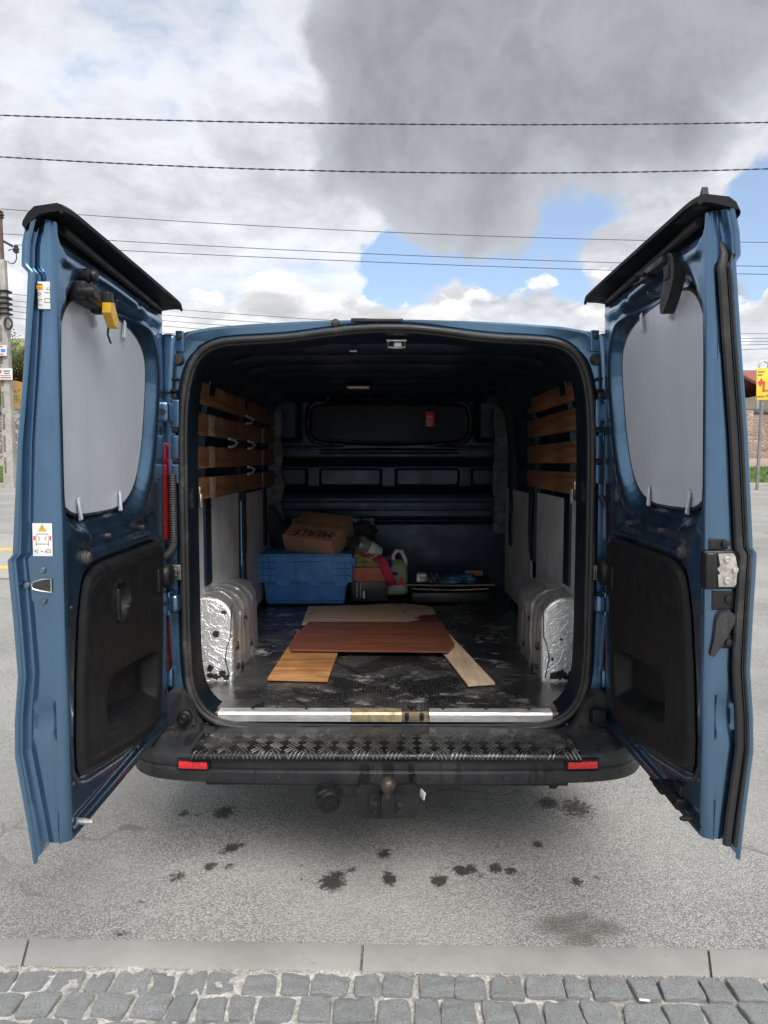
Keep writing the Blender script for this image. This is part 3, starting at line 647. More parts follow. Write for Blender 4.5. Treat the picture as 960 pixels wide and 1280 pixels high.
# pole with fittings
pe = empty('utility_pole', (-14.72, 28, .35))
m = MB(); m.rbox((0, 0, 4.4), (1, 1, 1), .02, disp=lambda p: ((p.x * (.40 if p.z < 0 else .25)) - p.x, (p.y * (.34 if p.z < 0 else .22)) - p.y, p.z * 7.8)); m.build('shaft', CONC, pe)
for k in range(9): MB().rbox((-.10, -.165 + k * .004, .9 + k * .85), (.09, .02, .62), .01).build('recess_shade', mat('recess_shade_grey', vary((.16, .15, .14), 6, .3, (.8, .95))), pe)  # darker blocks; the shade of hollows in the shaft is put into their colour
MB().cyl((0, 0, 8.8), (0, 0, 10.35), .075, .06, 10).build('top_rod', mat('rusty_rod', vary((.11, .06, .045), 8, .3, (.6, .8))), pe)
ins = [(.03, .22), (.11, .25), (.13, .29), (.07, .33), (.13, .36), (.13, .41), (.07, .44), (.11, .48), (.04, .55)]
INSUL = mat('brown_insulator', vary((.075, .045, .04), 8, .3, (.2, .4)))
MB().lathe(ins, (0, 0, 10.12), n=12).build('insulator', INSUL, pe)
MB().tube([(-.8, 0, 9.75), (0, 0, 9.55), (.42, 0, 9.32)], .045, 8).build('cross_arm', DARKMETAL, pe)
MB().lathe([(a * .9, h - .42) for a, h in ins], (.55, 0, 9.25), n=12).build('insulator', INSUL, pe)
MB().tube([(.36 + .2 * math.sin(a), 0, 8.93 + .27 * math.cos(a)) for a in np.linspace(-.6, 4.0, 14)], .02, 6).build('jumper_wire', RUBBER, pe)
MB().tube([(.25 + .14 * math.cos(a), -.22, 6.35 + .22 * math.sin(a)) for a in np.linspace(0, 6.2, 20)], .045, 7).build('cable_coil', RUBBER, pe)
for zz in (7.6, 7.35, 7.15, 6.95, 6.75): MB().rbox((.02, -.03, zz), (.48, .40, .07), .01).build('clamp', DARKMETAL, pe)
tag(pe, 'weathered concrete utility pole with insulators at the left edge', 'utility pole')
def small_sign(name, loc, w_, h_, bands, lbl, mats):
    e = MB(); e.rbox((0, 0, 0), (w_, .03, h_), .006)
    for (x, z, sx, sz, mi) in bands: e.use(mi).rbox((x, -.017, z), (sx, .006, sz), .001)
    o = e.build(name, mats, loc=loc); tag(o, lbl, 'sign'); return o
small_sign('sign_board', (-14.93, 27.76, 5.67), .75, .40, [(-.05, .15, .6, .05, 1), (-.05, -.14, .6, .04, 1), (.24, 0, .18, .13, 2), (-.12, .03, .4, .025, 3), (-.12, -.04, .35, .025, 3)], 'white, red and blue notice board, upper of two on the pole', [PAPER, SIGNRED, SIGNBLUE, SIGNTXT])
small_sign('sign_board', (-14.62, 27.74, 4.77), .52, .43, [(-.18, .10, .07, .13, 1), (.05, .12, .28, .05, 2), (.05, .03, .22, .04, 2), (0, -.05, .42, .02, 2), (0, -.13, .40, .045, 3)], 'small white notice board with dark lettering, lower on the pole', [PAPER, SIGNRED, SIGNTXT, SIGNRED])
# yellow direction sign on a leaning post
se = empty('direction_sign', (14.19, 27, .6))
MB().cyl((0, 0, -.3), (.07, 0, 3.3), .06, .06, 10).build('post', mat('galvanised_post', vary((.24, .24, .235), 4, .2, (.4, .6)), metal=.4), se)
m = MB(); m.rbox((.42, -.07, 3.72), (1.25, .04, 1.2), .01, euler(0, -2, 0)); m.build('panel', SIGNYELLOW, se)
m = MB(); fn = lambda a, b, t: (a, t, b)
m.prism([(.02, 3.42), (.10, 3.42), (.10, 3.80), (.0, 3.82), (-.02, 3.93), (-.17, 3.76), (-.06, 3.60), (-.02, 3.71), (.02, 3.70)], fn, -.104, -.092); m.build('arrow', SIGNRED, se)
for (x, z, sx, sz) in [(-.05, 4.16, .26, .05), (-.09, 4.04, .18, .05), (-.05, 3.24, .30, .05), (.30, 3.27, .30, .05), (.17, 3.46, .12, .06)]: MB().rbox((x, -.095, z), (sx, .008, sz), .001).build('lettering', mat('brown_print', vary((.30, .17, .05), 9, .2, (.5, .6))), se)
MB().rbox((.42, -.095, 4.13), (.30, .008, .22), .001).build('patch', mat('pink_print', vary((.72, .40, .38), 9, .2, (.5, .6))), se)
tag(se, 'yellow direction sign with a red left arrow on a post at the right edge', 'sign')
# houses, tree and lamp behind the walls
def house(x, y, sx, sy, hz, wallm, roofm, lbl, ridge=1.6):
    e = empty('house', (x, y, 1.2))
    MB().rbox((0, 0, hz / 2), (sx, sy, hz), .03).build('wall', wallm, e)
    m = MB(); q = sx / 2 + .5; p = sy / 2 + .6
    m.prism([(-p, hz - .15), (0, hz + ridge), (p, hz - .15), (p, hz + .03), (0, hz + ridge + .2), (-p, hz + .03)], lambda a, b, t: (t, a, b), -q, q); m.build('roof', roofm, e)
    for k in range(3):
        xx = -sx / 2 + sx * (k + .5) / 3
        f = MB().rbox((xx, -sy / 2 - .02, hz * .6), (1.3, .1, 1.3), .02).build('window', WHITE, e)
        MB().rbox((xx, -sy / 2 - .06, hz * .6), (1.08, .06, 1.08), .01).build('pane', GLASS, f)
    tag(e, lbl, 'house')
ROOF = mat('red_roof_tile', lambda t: (t.l.new(t.mix(t.noise(t.scale(t.obj, 4, 4, 12), 2, 4), (.18, .055, .05), (.34, .13, .11)), t.b.inputs['Base Color']), t.l.new(t.bump(t.noise(t.scale(t.obj, 6, 6, 16), 2, 2), .5, .03), t.b.inputs['Normal'])), rough=.85)
house(29.5, 46, 13, 8, 4.2, mat('beige_render', vary((.50, .44, .34), 1, .12, (.85, .95))), ROOF, 'low beige house with a red tiled roof behind the right wall')
house(-28.5, 46, 11, 8, 5.2, mat('ochre_render', vary((.46, .27, .09), 1, .18, (.85, .95))), mat('mossy_roof', vary((.20, .20, .10), 2, .35, (.85, .95))), 'ochre house with a mossy roof behind the left wall', 2.6)
sl = empty('street_lamp', (21.9, 42, 1.2))
MB().cyl((0, 0, 0), (0, 0, 5.6), .09, .06, 10).build('pole', CONC, sl)
MB().tube([(0, 0, 5.5), (.05, 0, 5.95), (.3, 0, 6.05), (.55, 0, 5.9)], .05, 8).build('arm', STEEL, sl)
MB().rbox((.62, 0, 5.68), (.22, .3, .5), .09, euler(0, 20, 0), n=4).build('lamp_head', mat('grey_lamp_shell', vary((.42, .42, .40), 5, .15, (.4, .6))), sl)
tag(sl, 'grey curved street lamp head above the red roof at the right edge', 'street lamp')
def tree(x, y, z0, hgt, rad, nleaf, lbl, seed):
    rnd = random.Random(seed); e = empty('leafy_tree', (x, y, z0)); m = MB(); tips = []
    def limb(p, dv, L, r, lev):
        pts = [p]; q = p
        for i in range(4):
            dv = (dv + Vector((rnd.uniform(-.22, .22), rnd.uniform(-.22, .22), rnd.uniform(-.05, .16)))).normalized(); q = q + dv * L / 4; pts.append(q)
        m.tube(pts, [r * (1 - .14 * i) for i in range(5)], 7 if lev < 2 else 5)
        if lev >= 3: tips.extend(pts[2:]); return
        for k in range(3 + (lev > 0)):
            a = rnd.uniform(0, 6.28); limb(pts[rnd.choice((2, 3, 4))], (dv + Vector((math.cos(a), math.sin(a), rnd.uniform(.1, .7))) * .85).normalized(), L * rnd.uniform(.5, .72), r * .5, lev + 1)
    limb(Vector((0, 0, 0)), Vector((0, 0, 1)), hgt * .42, .17, 0)
    m.build('trunk', mat('grey_bark', vary((.11, .09, .07), 6, .3, (.85, .95))), e)
    c = MB(); vs = []; fs = []
    for i in range(nleaf):
        t = rnd.choice(tips); p = t + Vector((rnd.gauss(0, .28), rnd.gauss(0, .28), rnd.gauss(0, .24)))
        a = Vector((rnd.gauss(0, 1), rnd.gauss(0, 1), rnd.gauss(0, 1))).normalized(); b = a.cross(Vector((rnd.gauss(0, 1), rnd.gauss(0, 1), rnd.gauss(0, 1)))).normalized(); s_ = rnd.uniform(.035, .075); k = len(vs)
        vs += [p - a * s_, p + b * s_ * .55, p + a * s_, p - b * s_ * .55]; fs.append((k, k + 1, k + 2, k + 3))
    c.add(vs, fs); c.build('crown', mat('young_leaf', vary((.10, .145, .045), 3, .4, (.5, .7))), e, fixn=False); tag(e, lbl, 'tree')
tree(-21.0, 39, 1.2, 8.6, 2.4, 6500, 'sparse young tree behind the left boundary wall', 5)
tree(-24.6, 41, 1.2, 7.0, 2.4, 6000, 'small leafy tree left of the pole behind the wall', 9)
# overhead lines
def twisted(y0, zf, lbl, r=.0066):
    m = MB(); xs = np.arange(-26, 26, .03)
    for ph in (0, math.pi): m.tube([(x, y0 + .0062 * math.sin(x * 19 + ph), zf(x) + .0062 * math.cos(x * 19 + ph)) for x in xs], r, 5)
    o = m.build('twisted_cable', RUBBER, fixn=False); tag(o, lbl, 'cable', 'twisted overhead cables')
par = lambda a, b, c, h: (lambda x: b + (c - a) / (2 * h) * x + ((a + c) / 2 - b) / h ** 2 * x * x)
twisted(12, par(7.061, 6.923, 6.948, 6.257), 'upper of the two thick twisted overhead cables')
twisted(12, par(6.406, 6.165, 6.216, 6.284), 'lower of the two thick twisted overhead cables')
def wire(z, lbl, r=.013, x0=-14.7, x1=60, y0=28):
    f = par(*z, 14.75); m = MB(); m.tube([(x, y0, f(x)) for x in np.linspace(x0, min(x1, 24), 60)], r, 5); o = m.build('power_line', RUBBER); tag(o, lbl, 'cable', 'thin power lines')
wire((11.071, 10.204, 9.814), 'topmost of the three thin power lines, from the pole top')
wire((10.144, 9.363, 8.91), 'middle of the three thin power lines')
wire((9.754, 9.061, 8.608), 'lowest of the three thin power lines above the van roof', x0=-14.17)
for k, zz in enumerate((7.9, 7.65, 7.45, 7.25, 7.0)):
    wire((zz, zz - 1.15, zz - 1.55 + .08 * k), ['first', 'second', 'third', 'fourth', 'lowest'][k] + ' from the top of the five low wires on the pole', .010)
# ------------------------------------------------------------------ van
van = empty('delivery_van', (0.01, 2.55, 0), math.radians(-0.4))
tag(van, 'blue delivery van seen from behind with both rear doors wide open', 'van')
half = [(0, .470), (.30, .472), (.5, .476), (.61, .488), (.685, .535), (.724, .62), (.733, .74), (.734, 1.0), (.733, 1.4), (.729, 1.62), (.712, 1.75), (.675, 1.832), (.61, 1.872), (.52, 1.881), (.42, 1.885), (.33, 1.892), (.2, 1.910), (.1, 1.921), (0, 1.924)]
def mirror_outline(h): return np.array(h + [(-x, z) for x, z in h[-2:0:-1]])
NP = 220
OPEN = resample(smooth_poly(mirror_outline(half), 2), NP)
INNER = resample(smooth_poly(mirror_outline([(0, .515), (.4, .515), (.72, .515), (.80, .53), (.832, .60), (.835, 1.0), (.832, 1.45), (.81, 1.70), (.765, 1.83), (.66, 1.895), (.4, 1.905), (0, 1.91)]), 1), NP)
OUTER = resample(smooth_poly(mirror_outline([(0, .42), (.5, .42), (.87, .43), (.925, .50), (.945, .8), (.945, 1.2), (.915, 1.58), (.865, 1.79), (.80, 1.885), (.71, 1.934), (.4, 1.957), (0, 1.967)]), 1), NP)
def loop3(P, y): return np.stack([P[:, 0], np.full(len(P), y), P[:, 1]], 1)
def align(P, Q):                                              # start P at the vertex nearest to Q's first one
    k = np.argmin(((P - Q[0]) ** 2).sum(1)); return np.roll(P, -k, 0)
INNER = align(INNER, OPEN); OUTER = align(OUTER, OPEN)
def lerp(A, B, t): return A * (1 - t) + B * t
o1 = np.minimum(1, 1)
hdr = np.clip((OPEN[:, 1] - 1.80) / .06, 0, 1)[:, None]        # along the header the frame is shallow
loops = [loop3(INNER, .17), loop3(lerp(OPEN, INNER, .35), .15), loop3(offset(OPEN, -.018), .135), loop3(offset(OPEN, -.016), .03), loop3(offset(OPEN, -.013), .012), loop3(offset(OPEN, -.004), .006), loop3(offset(OPEN, .002), .006),
         loop3(offset(OPEN, .010), .02), loop3(lerp(offset(OPEN, .024), offset(OPEN, .016), hdr), .026), loop3(lerp(offset(OPEN, .032), offset(OPEN, .021), hdr), .016), loop3(lerp(lerp(offset(OPEN, .030), OUTER, .20), offset(OPEN, .026), hdr), .012),
         loop3(lerp(lerp(OPEN, OUTER, .42), lerp(OPEN, OUTER, .75), hdr), .010), loop3(lerp(lerp(OPEN, OUTER, .50), lerp(OPEN, OUTER, .86), hdr), .035), loop3(lerp(lerp(OPEN, OUTER, .93), lerp(OPEN, OUTER, .95), hdr), .04), loop3(OUTER, .06), loop3(OUTER, .3)]
MB().grid(np.array(loops[5:]), wrap=True).build('rear_frame', PAINT, van, angle=30)
MB().grid(np.array(loops[:6]), wrap=True).build('inner_reveal', SHADEPAINT, van, angle=30)
# outer shell: sides and roof back to the cab, then bonnet
sh = [p for p in OUTER if True]
k0 = np.argmin(np.abs(OUTER[:, 0]) + np.abs(OUTER[:, 1] - .42)); SH = np.roll(OUTER, -k0, 0)
prof = [(.3, 1, 0), (1.5, 1, .012), (2.9, 1, .0), (3.25, .985, -.06), (3.7, .96, -.42), (4.05, .94, -.86), (4.6, .92, -1.0), (4.95, .86, -1.08), (5.02, .8, -1.2)]
A = []
for y, s_, dz_ in prof:
    L = SH.copy(); L[:, 0] *= s_; up = np.clip((L[:, 1] - .45) / 1.5, 0, 1); L[:, 1] += dz_ * up; A.append(loop3(L, y))
m = MB(); m.grid(np.array(A), wrap=True); n_ = len(A[0]); m.add(A[-1], [tuple(range(n_))]); m.build('body_shell', PAINT, van)
m = MB(); m.prism([(3.30, 1.80), (3.98, 1.12), (4.0, 1.15), (3.32, 1.83)], lambda a, b, t: (t, a, b + .03), -.78, .78); m.build('windscreen', GLASS, van)
for s_ in (-1, 1):
    m = MB(); m.prism(rrect(2.75, 3.55, 1.2, 1.72, .08), lambda a, b, t: (t, a, b), s_ * .90, s_ * .952); m.build('cab_window', GLASS, van)
    for yy in (.98, 4.05):
        wl = empty('wheel', (s_ * .80, yy, .335), parent=van)
        MB().lathe([(.20, -.10), (.29, -.105), (.325, -.085), (.335, -.04), (.335, .04), (.325, .085), (.29, .105), (.20, .10)], (0, 0, 0), 'X', 32).build('tyre', TYRE, wl)
        MB().lathe([(.05, -.07), (.19, -.09), (.205, -.09), (.205, .09), (.19, .09), (.05, .05)], (0, 0, 0), 'X', 24).build('rim', STEEL, wl)
MB().rbox((0, 2.3, .37), (1.5, 4.3, .10), .02).build('underbody', DARKMETAL, van)
# rear opening seal
m = MB(); m.tube([(x, -.004, z) for x, z in offset(OPEN, .004)], .0115, 10, closed=True)
m.tube([(x, .010, z) for x, z in offset(OPEN, -.006)], .007, 8, closed=True); m.build('door_seal', SEAL, van)
# header: third brake light, rubber stop, lock striker
MB().rbox((-.035, .012, 1.954), (.185, .03, .013), .004, euler(0, 0, 0)).build('brake_light', mat('dark_brake_lens', vary((.02, .008, .008), 20, .2, (.1, .25)), coat=.5), van)
m = MB(); m.lathe([(.012, 0), (.016, -.006), (.013, -.016), (.005, -.02)], (-.182, .014, 1.944), 'Y', 14); m.build('rubber_stop', RUBBER, van)
m = MB(); m.rbox((.035, .07, 1.893), (.075, .02, .008), .003); m.tube([(.005, .07, 1.892), (.005, .06, 1.868), (.035, .06, 1.866), (.065, .06, 1.868), (.065, .07, 1.892)], .004, 6); m.rbox((.04, .075, 1.877), (.03, .012, .022), .003); m.build('lock_striker', STEEL, van)
# pillar furniture on both sides
for s_ in (-1, 1):
    P_ = lambda x, y, z: (s_ * x, y, z)
    MB().rbox(P_(.775, -.005, 1.80), (.055, .05, .21), .018, euler(0, s_ * -4, 0), n=3).build('hinge_cover', PAINT, van)
    MB().rbox(P_(.735, .004, 1.88), (.03, .012, .075), .004).build('gusset_plate', PAINT, van)
    MB().lathe([(.002, -.012), (.009, -.011), (.011, -.004), (.011, .004)], P_(.737, -.002, 1.895), 'Y', 12).build('plug', RUBBER, van)
    m = MB(); m.lathe([(.004, -.018), (.018, -.016), (.021, -.006), (.021, .006)], P_(.742, .0, 1.815), 'Y', 18); m.build('rubber_stop', RUBBER, van)
    for zz in (1.745, 1.705): MB().rbox(P_(.752, -.012, zz), (.028, .03, .010), .003).build('clip', PLASTIC, van)
    MB().rbox(P_(.757, -.004, 1.69), (.022, .022, .022), .004).build('clip', BOLT, van)
    for zz, hh in ((1.625, .10), (1.505, .085), (1.41, .07)): MB().rbox(P_(.757, .002, zz), (.034, .02, hh), .005).build('pillar_plate', PAINT, van)
    for zz in (1.565, 1.452): MB().rbox(P_(.757, -.0, zz), (.022, .02, .016), .003).build('clip', PLASTIC, van)
    h = MB(); h.rbox(P_(.79, -.02, 1.63), (.05, .06, .075), .015, n=3); h.use(1).lathe([(.003, -.01), (.012, -.009), (.012, .0)], P_(.785, -.052, 1.628), 'Y', 10); h.build('upper_hinge', [PAINT, BOLT], van)
    h = MB(); h.rbox(P_(.768, -.018, .945), (.046, .06, .07), .018, n=3); h.rbox(P_(.80, -.03, .945), (.05, .03, .09), .008); h.use(1).lathe([(.003, -.012), (.011, -.010), (.011, .0)], P_(.795, -.05, .95), 'Y', 10); h.build('lower_hinge', [PAINT, BOLT], van)
    h = MB(); h.rbox(P_(.767, -.006, 1.055), (.048, .02, .055), .004); h.rbox(P_(.763, -.024, 1.058), (.022, .02, .03), .004); h.tube([P_(.752, -.02, 1.078), P_(.752, -.03, 1.06), P_(.752, -.02, 1.038)], .005, 7); h.tube([P_(.785, -.02, 1.065), P_(.80, -.04, 1.06)], .006, 7); h.build('check_strap_bracket', mat('dull_bracket_steel', vary((.16, .155, .15), 40, .4, (.35, .6), (90, .3, .002)), metal=.8), van)
    # tail lamp: tall lens on the body corner
    m = MB(); m.rbox(P_(.851, -.012, 1.345), (.135, .10, .36), .02, n=3); m.build('tail_light', REDLENS, van)
    m = MB(); m.rbox(P_(.862, .002, .80), (.150, .10, .24), .03, euler(0, s_ * 3, 0), n=3); m.use(1)
    for zz in (.86, .89, .705): m.lathe([(.002, -.004), (.004, -.003), (.004, .0)], P_(.797, -.047, zz), 'Y', 8)
    m.build('tail_light', [DARKLENS, STEEL], van)
    MB().rbox(P_(.835, .01, .665), (.11, .06, .075), .012).build('corner_skirt', PAINT, van)
    # black plastic foot of the pillar
    m = MB(); m.prism([(.722, .60), (.75, .62), (.785, .625), (.82, .56), (.90, .52), (.90, .47), (.66, .47), (.69, .52)], lambda a, b, t: (s_ * a, t, b), -.045, .03); m.build('pillar_foot', BUMPER, van, angle=25)
    m = MB()
    if s_ < 0: m.lathe([(.004, -.085), (.012, -.088), (.018, -.082), (.021, -.07), (.027, -.066), (.027, -.05), (.022, -.03)], P_(.728, 0, .535), 'Y', 20)
    else: m.rbox(P_(.757, -.06, .545), (.052, .05, .055), .008)
    m.build('bump_stop', PLASTIC, van)
    m = MB(); m.lathe([(.003, -.053), (.006, -.051), (.006, -.04)], P_(.70, 0, .505), 'Y', 10); m.build('bolt', BOLT, van)
m = MB(); pts = [(-.768, -.012, z) for z in np.linspace(1.41, 1.16, 60)] + [(-.768 - .05 * (1 - math.cos(a)) * .9, -.012 - .035 * math.sin(a), 1.16 - .05 * math.sin(a)) for a in np.linspace(.05, 1.6, 20)]
m.tube(pts, [.0125 + .0022 * (i % 2) for i in range(len(pts))], 10); m.build('cable_gaiter', RUBBER, van)
m = MB(); m.tube([(.768, -.008, 1.33), (.785, -.03, 1.28), (.788, -.02, 1.23)], .006, 6); m.build('cable_gaiter', RUBBER, van)
# bumper
pl = [(-.945, .35), (-.945, .16), (-.942, .05), (-.93, -.04), (-.905, -.11), (-.865, -.165), (-.80, -.205), (-.70, -.228), (-.5, -.242), (-.25, -.248), (0, -.25)]
pl = np.array(pl + [(-x, y) for x, y in pl[-2::-1]])
tt = np.r_[0, np.cumsum(np.linalg.norm(np.diff(pl, axis=0), axis=1))]; ss = np.linspace(0, tt[-1], 121)
PX, PY = np.interp(ss, tt, pl[:, 0]), np.interp(ss, tt, pl[:, 1])
for _ in range(4): PX[1:-1] = (PX[:-2] + 2 * PX[1:-1] + PX[2:]) / 4; PY[1:-1] = (PY[:-2] + 2 * PY[1:-1] + PY[2:]) / 4
TX, TY = np.gradient(PX), np.gradient(PY); LN = np.hypot(TX, TY); NX, NY = TY / LN, -TX / LN
sec = [(.22, .385), (.09, .372), (.045, .366), (.022, .367), (.010, .373), (.006, .384), (.003, .405), (.002, .414), (.006, .4175), (.014, .420), (.014, .4225), (.010, .425), (.008, .440), (.010, .455), (.016, .4655), (.028, .4715), (.05, .474), (.12, .477), (.24, .482), (.30, .484)]
A = np.zeros((121, len(sec), 3))
for i in range(121):
    for j, (o_, z_) in enumerate(sec):
        side = min(1, max(0, (abs(PX[i]) - .74) / .14)); A[i, j] = (PX[i] - NX[i] * o_, PY[i] - NY[i] * o_, z_ + side * (.022 if z_ > .44 else 0))
bump_ = MB().grid(A).build('bumper', BUMPER, van, angle=28)
for x0, x1, zz in ((-.700, -.602, .4365), (.607, .708, .4405)):
    yb = float(np.interp((x0 + x1) / 2, PX, PY)); mid_ = (x0 + x1) / 2; sg = -1 if mid_ < 0 else 1
    MB().rbox((mid_, yb + .006, zz), (x1 - x0 + .014, .018, .036), .004, rotz(sg * .06)).build('reflector_frame', PLASTIC, bump_)
    MB().rbox((mid_, yb - .004, zz), (x1 - x0, .010, .024), .003, rotz(sg * .06)).build('reflector', REFLECTOR, bump_)
for x in (-.80, .80, -.36, .40):
    yb = float(np.interp(x, PX, PY)); MB().lathe([(.003, -.004), (.008, -.003), (.0095, .002), (.0095, .01)], (x, yb + .002, .402 if abs(x) > .7 else .398), 'Y', 16).build('parking_sensor', BUMPER, bump_)
# tread plate step with raised bars
m = MB(); A = []
rowsx = np.linspace(-.655, .650, 90); secs = [(-.085, .478), (-.085, .4865), (-.09, .4875), (-.16, .4878), (-.228, .4870), (-.244, .4845), (-.2535, .478), (-.257, .468), (-.255, .462), (-.250, .462)]
for i, x in enumerate(rowsx):
    e = 0.0; r_ = min(i, 89 - i)
    A.append([(x, y + (.10 if False else 0), z) for y, z in secs])
A = np.array(A)
TREAD = mat('worn_black_tread_plate', lambda t: (
    t.l.new(t.mix(t.math('MULTIPLY', t.map(t.noise(t.obj, 14, 8, .7), .5, .68), .35), (.010, .010, .011), (.10, .098, .095)), t.b.inputs['Base Color']),
    t.l.new(t.map(t.noise(t.obj, 10, 6), .3, .7, .26, .5), t.b.inputs['Roughness'])), metal=.45)
BAR = mat('rubbed_bright_bar', lambda t: t.l.new(t.mix(t.map(t.noise(t.obj, 5, 5, .6), .35, .7), (.13, .13, .132), (.36, .355, .35)), t.b.inputs['Base Color']), metal=.8, rough=.34)
m.grid(A); m.add(A[0], [tuple(range(len(secs)))]); m.add(A[-1], [tuple(range(len(secs)))[::-1]]); step = m.build('step_plate', TREAD, van)
m = MB(); pitch = .0565
def plate_z(yy): return float(np.interp(-yy, [.09, .228, .244, .2535, .257], [.4877, .4872, .4847, .4785, .468]))
for a in range(-13, 13):
    for b in range(4):
        cx, cy = a * pitch + .02, -.107 - b * .0425; sg = 1 if (a + b) % 2 else -1
        for k in range(4):
            o_ = (k - 1.5) * .0112; ang = sg * math.radians(47); ux, uy = math.cos(ang), math.sin(ang)
            x, y = cx - uy * o_, cy + ux * o_; hl = .0205 if 0 < k < 3 else .0165; pts = []
            for q in (-1, -.6, 0, .6, 1):
                xx, yy = x + ux * hl * q, y + uy * hl * q
                if yy > -.088 or yy < -.246 or abs(xx) > .648: continue
                pts.append((xx, yy, plate_z(yy)))
            if len(pts) > 2: m.tube(pts, [.0014] + [.0028] * (len(pts) - 2) + [.0014], 5)
for i in range(96):                                           # bars rolled over the front lip
    x = -.643 + i * .0135
    if random.random() < .12: continue
    sl_ = .008 if (i // 4) % 2 else -.008; r_ = random.uniform(.0020, .0030)
    m.tube([(x - sl_, -.238, .4862), (x - sl_ * .3, -.2475, .4838), (x + sl_ * .3, -.2545, .4770), (x + sl_ * .8, -.2575, .4675)], [r_ * .5, r_, r_, r_ * .6], 5)
tb = m.build('tread_bars', BAR, step); tb['kind'] = 'stuff'
# tow bar
tow = empty('tow_bar', (0, 0, 0), parent=van)
MB().rbox((0, -.13, .358), (1.26, .07, .05), .006).build('cross_beam', DARKMETAL, tow)
m = MB(); m.prism([(-.096, .322), (-.085, .310), (.092, .310), (.103, .322), (.103, .408), (.090, .420), (.045, .420), (.03, .412), (-.03, .412), (-.045, .420), (-.082, .420), (-.096, .408)], lambda a, b, t: (a, t, b), -.345, -.327); m.build('mount_plate', DARKMETAL, tow, angle=20)
for s_ in (-1, 1): MB().rbox((.004 + s_ * .088, -.24, .365), (.012, .20, .10), .003).build('side_plate', DARKMETAL, tow)
m = MB(); m.prism([(-.05, .345), (.058, .345), (.062, .352), (.062, .392), (.058, .398), (-.05, .398), (-.054, .392), (-.054, .352)], lambda a, b, t: (a, t, b), -.362, -.345); m.build('ball_flange', DARKMETAL, tow, angle=20)
m = MB(); m.lathe([(.014, -.036), (.014, -.02), (.020, -.012), (.0245, 0), (.0255, .008), (.0235, .016), (.018, .022), (.010, .0255), (.002, .0265)], (.005, -.395, .442), n=24); m.build('tow_ball', RUST, tow)
MB().prism([(-.010, .345), (.020, .345), (.026, .40), (.019, .425), (-.009, .425), (-.016, .40)], lambda a, b, t: (a, t, b), -.408, -.36).build('ball_neck', DARKMETAL, tow)
for x in (-.036, .044):
    m = MB(); m.lathe([(.002, -.374), (.010, -.374), (.012, -.371), (.012, -.362)], (x, 0, .372), 'Y', 6); m.lathe([(.013, -.3645), (.016, -.3645), (.016, -.3615)], (x, 0, .372), 'Y', 16); m.build('bolt', BOLT, tow)
    m = MB(); m.lathe([(.002, -.3475), (.008, -.3475), (.009, -.346), (.009, -.344)], (x, 0, .332), 'Y', 14); m.build('bolt', RUBBER, tow)
MB().rbox((.118, -.30, .368), (.003, .036, .024), .001, euler(0, 14, 22)).build('rating_plate', PAPER, tow)
m = MB(); R_ = euler(8, 0, 20)
m.lathe([(.015, -.028), (.029, -.028), (.030, -.034), (.036, -.034), (.040, -.028), (.040, .0), (.034, .008), (.034, .04), (.018, .05)], (-.192, -.315, .362), 'Y', 24, R_); m.rbox((-.206, -.338, .394), (.035, .02, .014), .004, euler(0, -20, 20)); m.tube([(-.19, -.27, .36), (-.17, -.2, .37), (-.15, -.15, .37)], .012, 8)
m.use(1)
for k in range(7):
    a = k * 6.28 / 6; q = R_ @ Vector((.011 * math.cos(a) if k < 6 else 0, -.030, .011 * math.sin(a) if k < 6 else 0)); m.lathe([(.001, -.002), (.0028, -.002), (.0028, .004)], (-.192 + q.x, -.315 + q.y, .362 + q.z), 'Y', 7)
m.build('trailer_socket', [PLASTIC, BOLT], tow)
MB().prism([(-.155, .352), (-.115, .352), (-.105, .375), (-.14, .395), (-.165, .39)], lambda a, b, t: (a, t, b), -.29, -.286).build('socket_bracket', DARKMETAL, tow)
for x, s_ in ((-.57, 1), (.585, -1)):
    m = MB(); m.prism([(0, .395), (.055, .395), (.045, .335), (.03, .322), (.01, .322)] if s_ < 0 else [(0, .335), (.05, .338), (.05, .395), (.03, .395)], lambda a, b, t: (x + a - .03, t, b), -.16, -.152); m.build('hook_plate', DARKMETAL, tow, angle=20)
# ------------------------------------------------------------------ load space
m = MB(); xs = np.linspace(-.832, .832, 60); ys = np.linspace(.035, 2.55, 70); A = np.zeros((60, 70, 3))
for i, x in enumerate(xs):
    for j, y in enumerate(ys):
        e = .0 if y > .16 else 1
        xx = x if y > .16 else x * (.715 / .832); A[i, j] = (xx, y, .528 + .0035 * mnoise.noise(Vector((x * 5, y * 5, 0))) - (.006 if j == 0 else 0))
m.grid(A); floor_ = m.build('load_floor', FLOOR, van, fixn=False)
MB().rbox((0, .032, .506), (1.36, .022, .036), .004).build('floor_edge', mat('chipped_floor_edge', f_wood((.10, .075, .05), (.34, .25, .16), 1.5, 0, (.7, .9), (.02, .02, .02))), van)
for x0, x1, mt in ((-.625, -.13, ALU), (-.135, .055, mat('brassy_worn_strip', vary((.42, .34, .22), 25, .35, (.4, .6)), metal=.6)), (.158, .612, ALU)):
    m = MB(); m.prism([(.006, .500), (.0, .503), (.0, .524), (.004, .5305), (.040, .5335), (.040, .5365), (.002, .5345), (-.003, .526), (-.003, .500)], lambda a, b, t: (t, a + .012, b - .005), x0, x1); m.build('sill_strip', mt, van, angle=20)
for x in (-.115, -.02, .075, .13): MB().rbox((x, .018, .512), (.014, .012, .026), .003).build('strip_clip', DARKMETAL, van)
for x in (-.5, -.3, .21, .37, .53): MB().lathe([(.001, 0), (.005, .0), (.006, -.002), (.006, -.004)], (x, .04, .5375), 'Z', 10).build('rivet', BOLT, van)
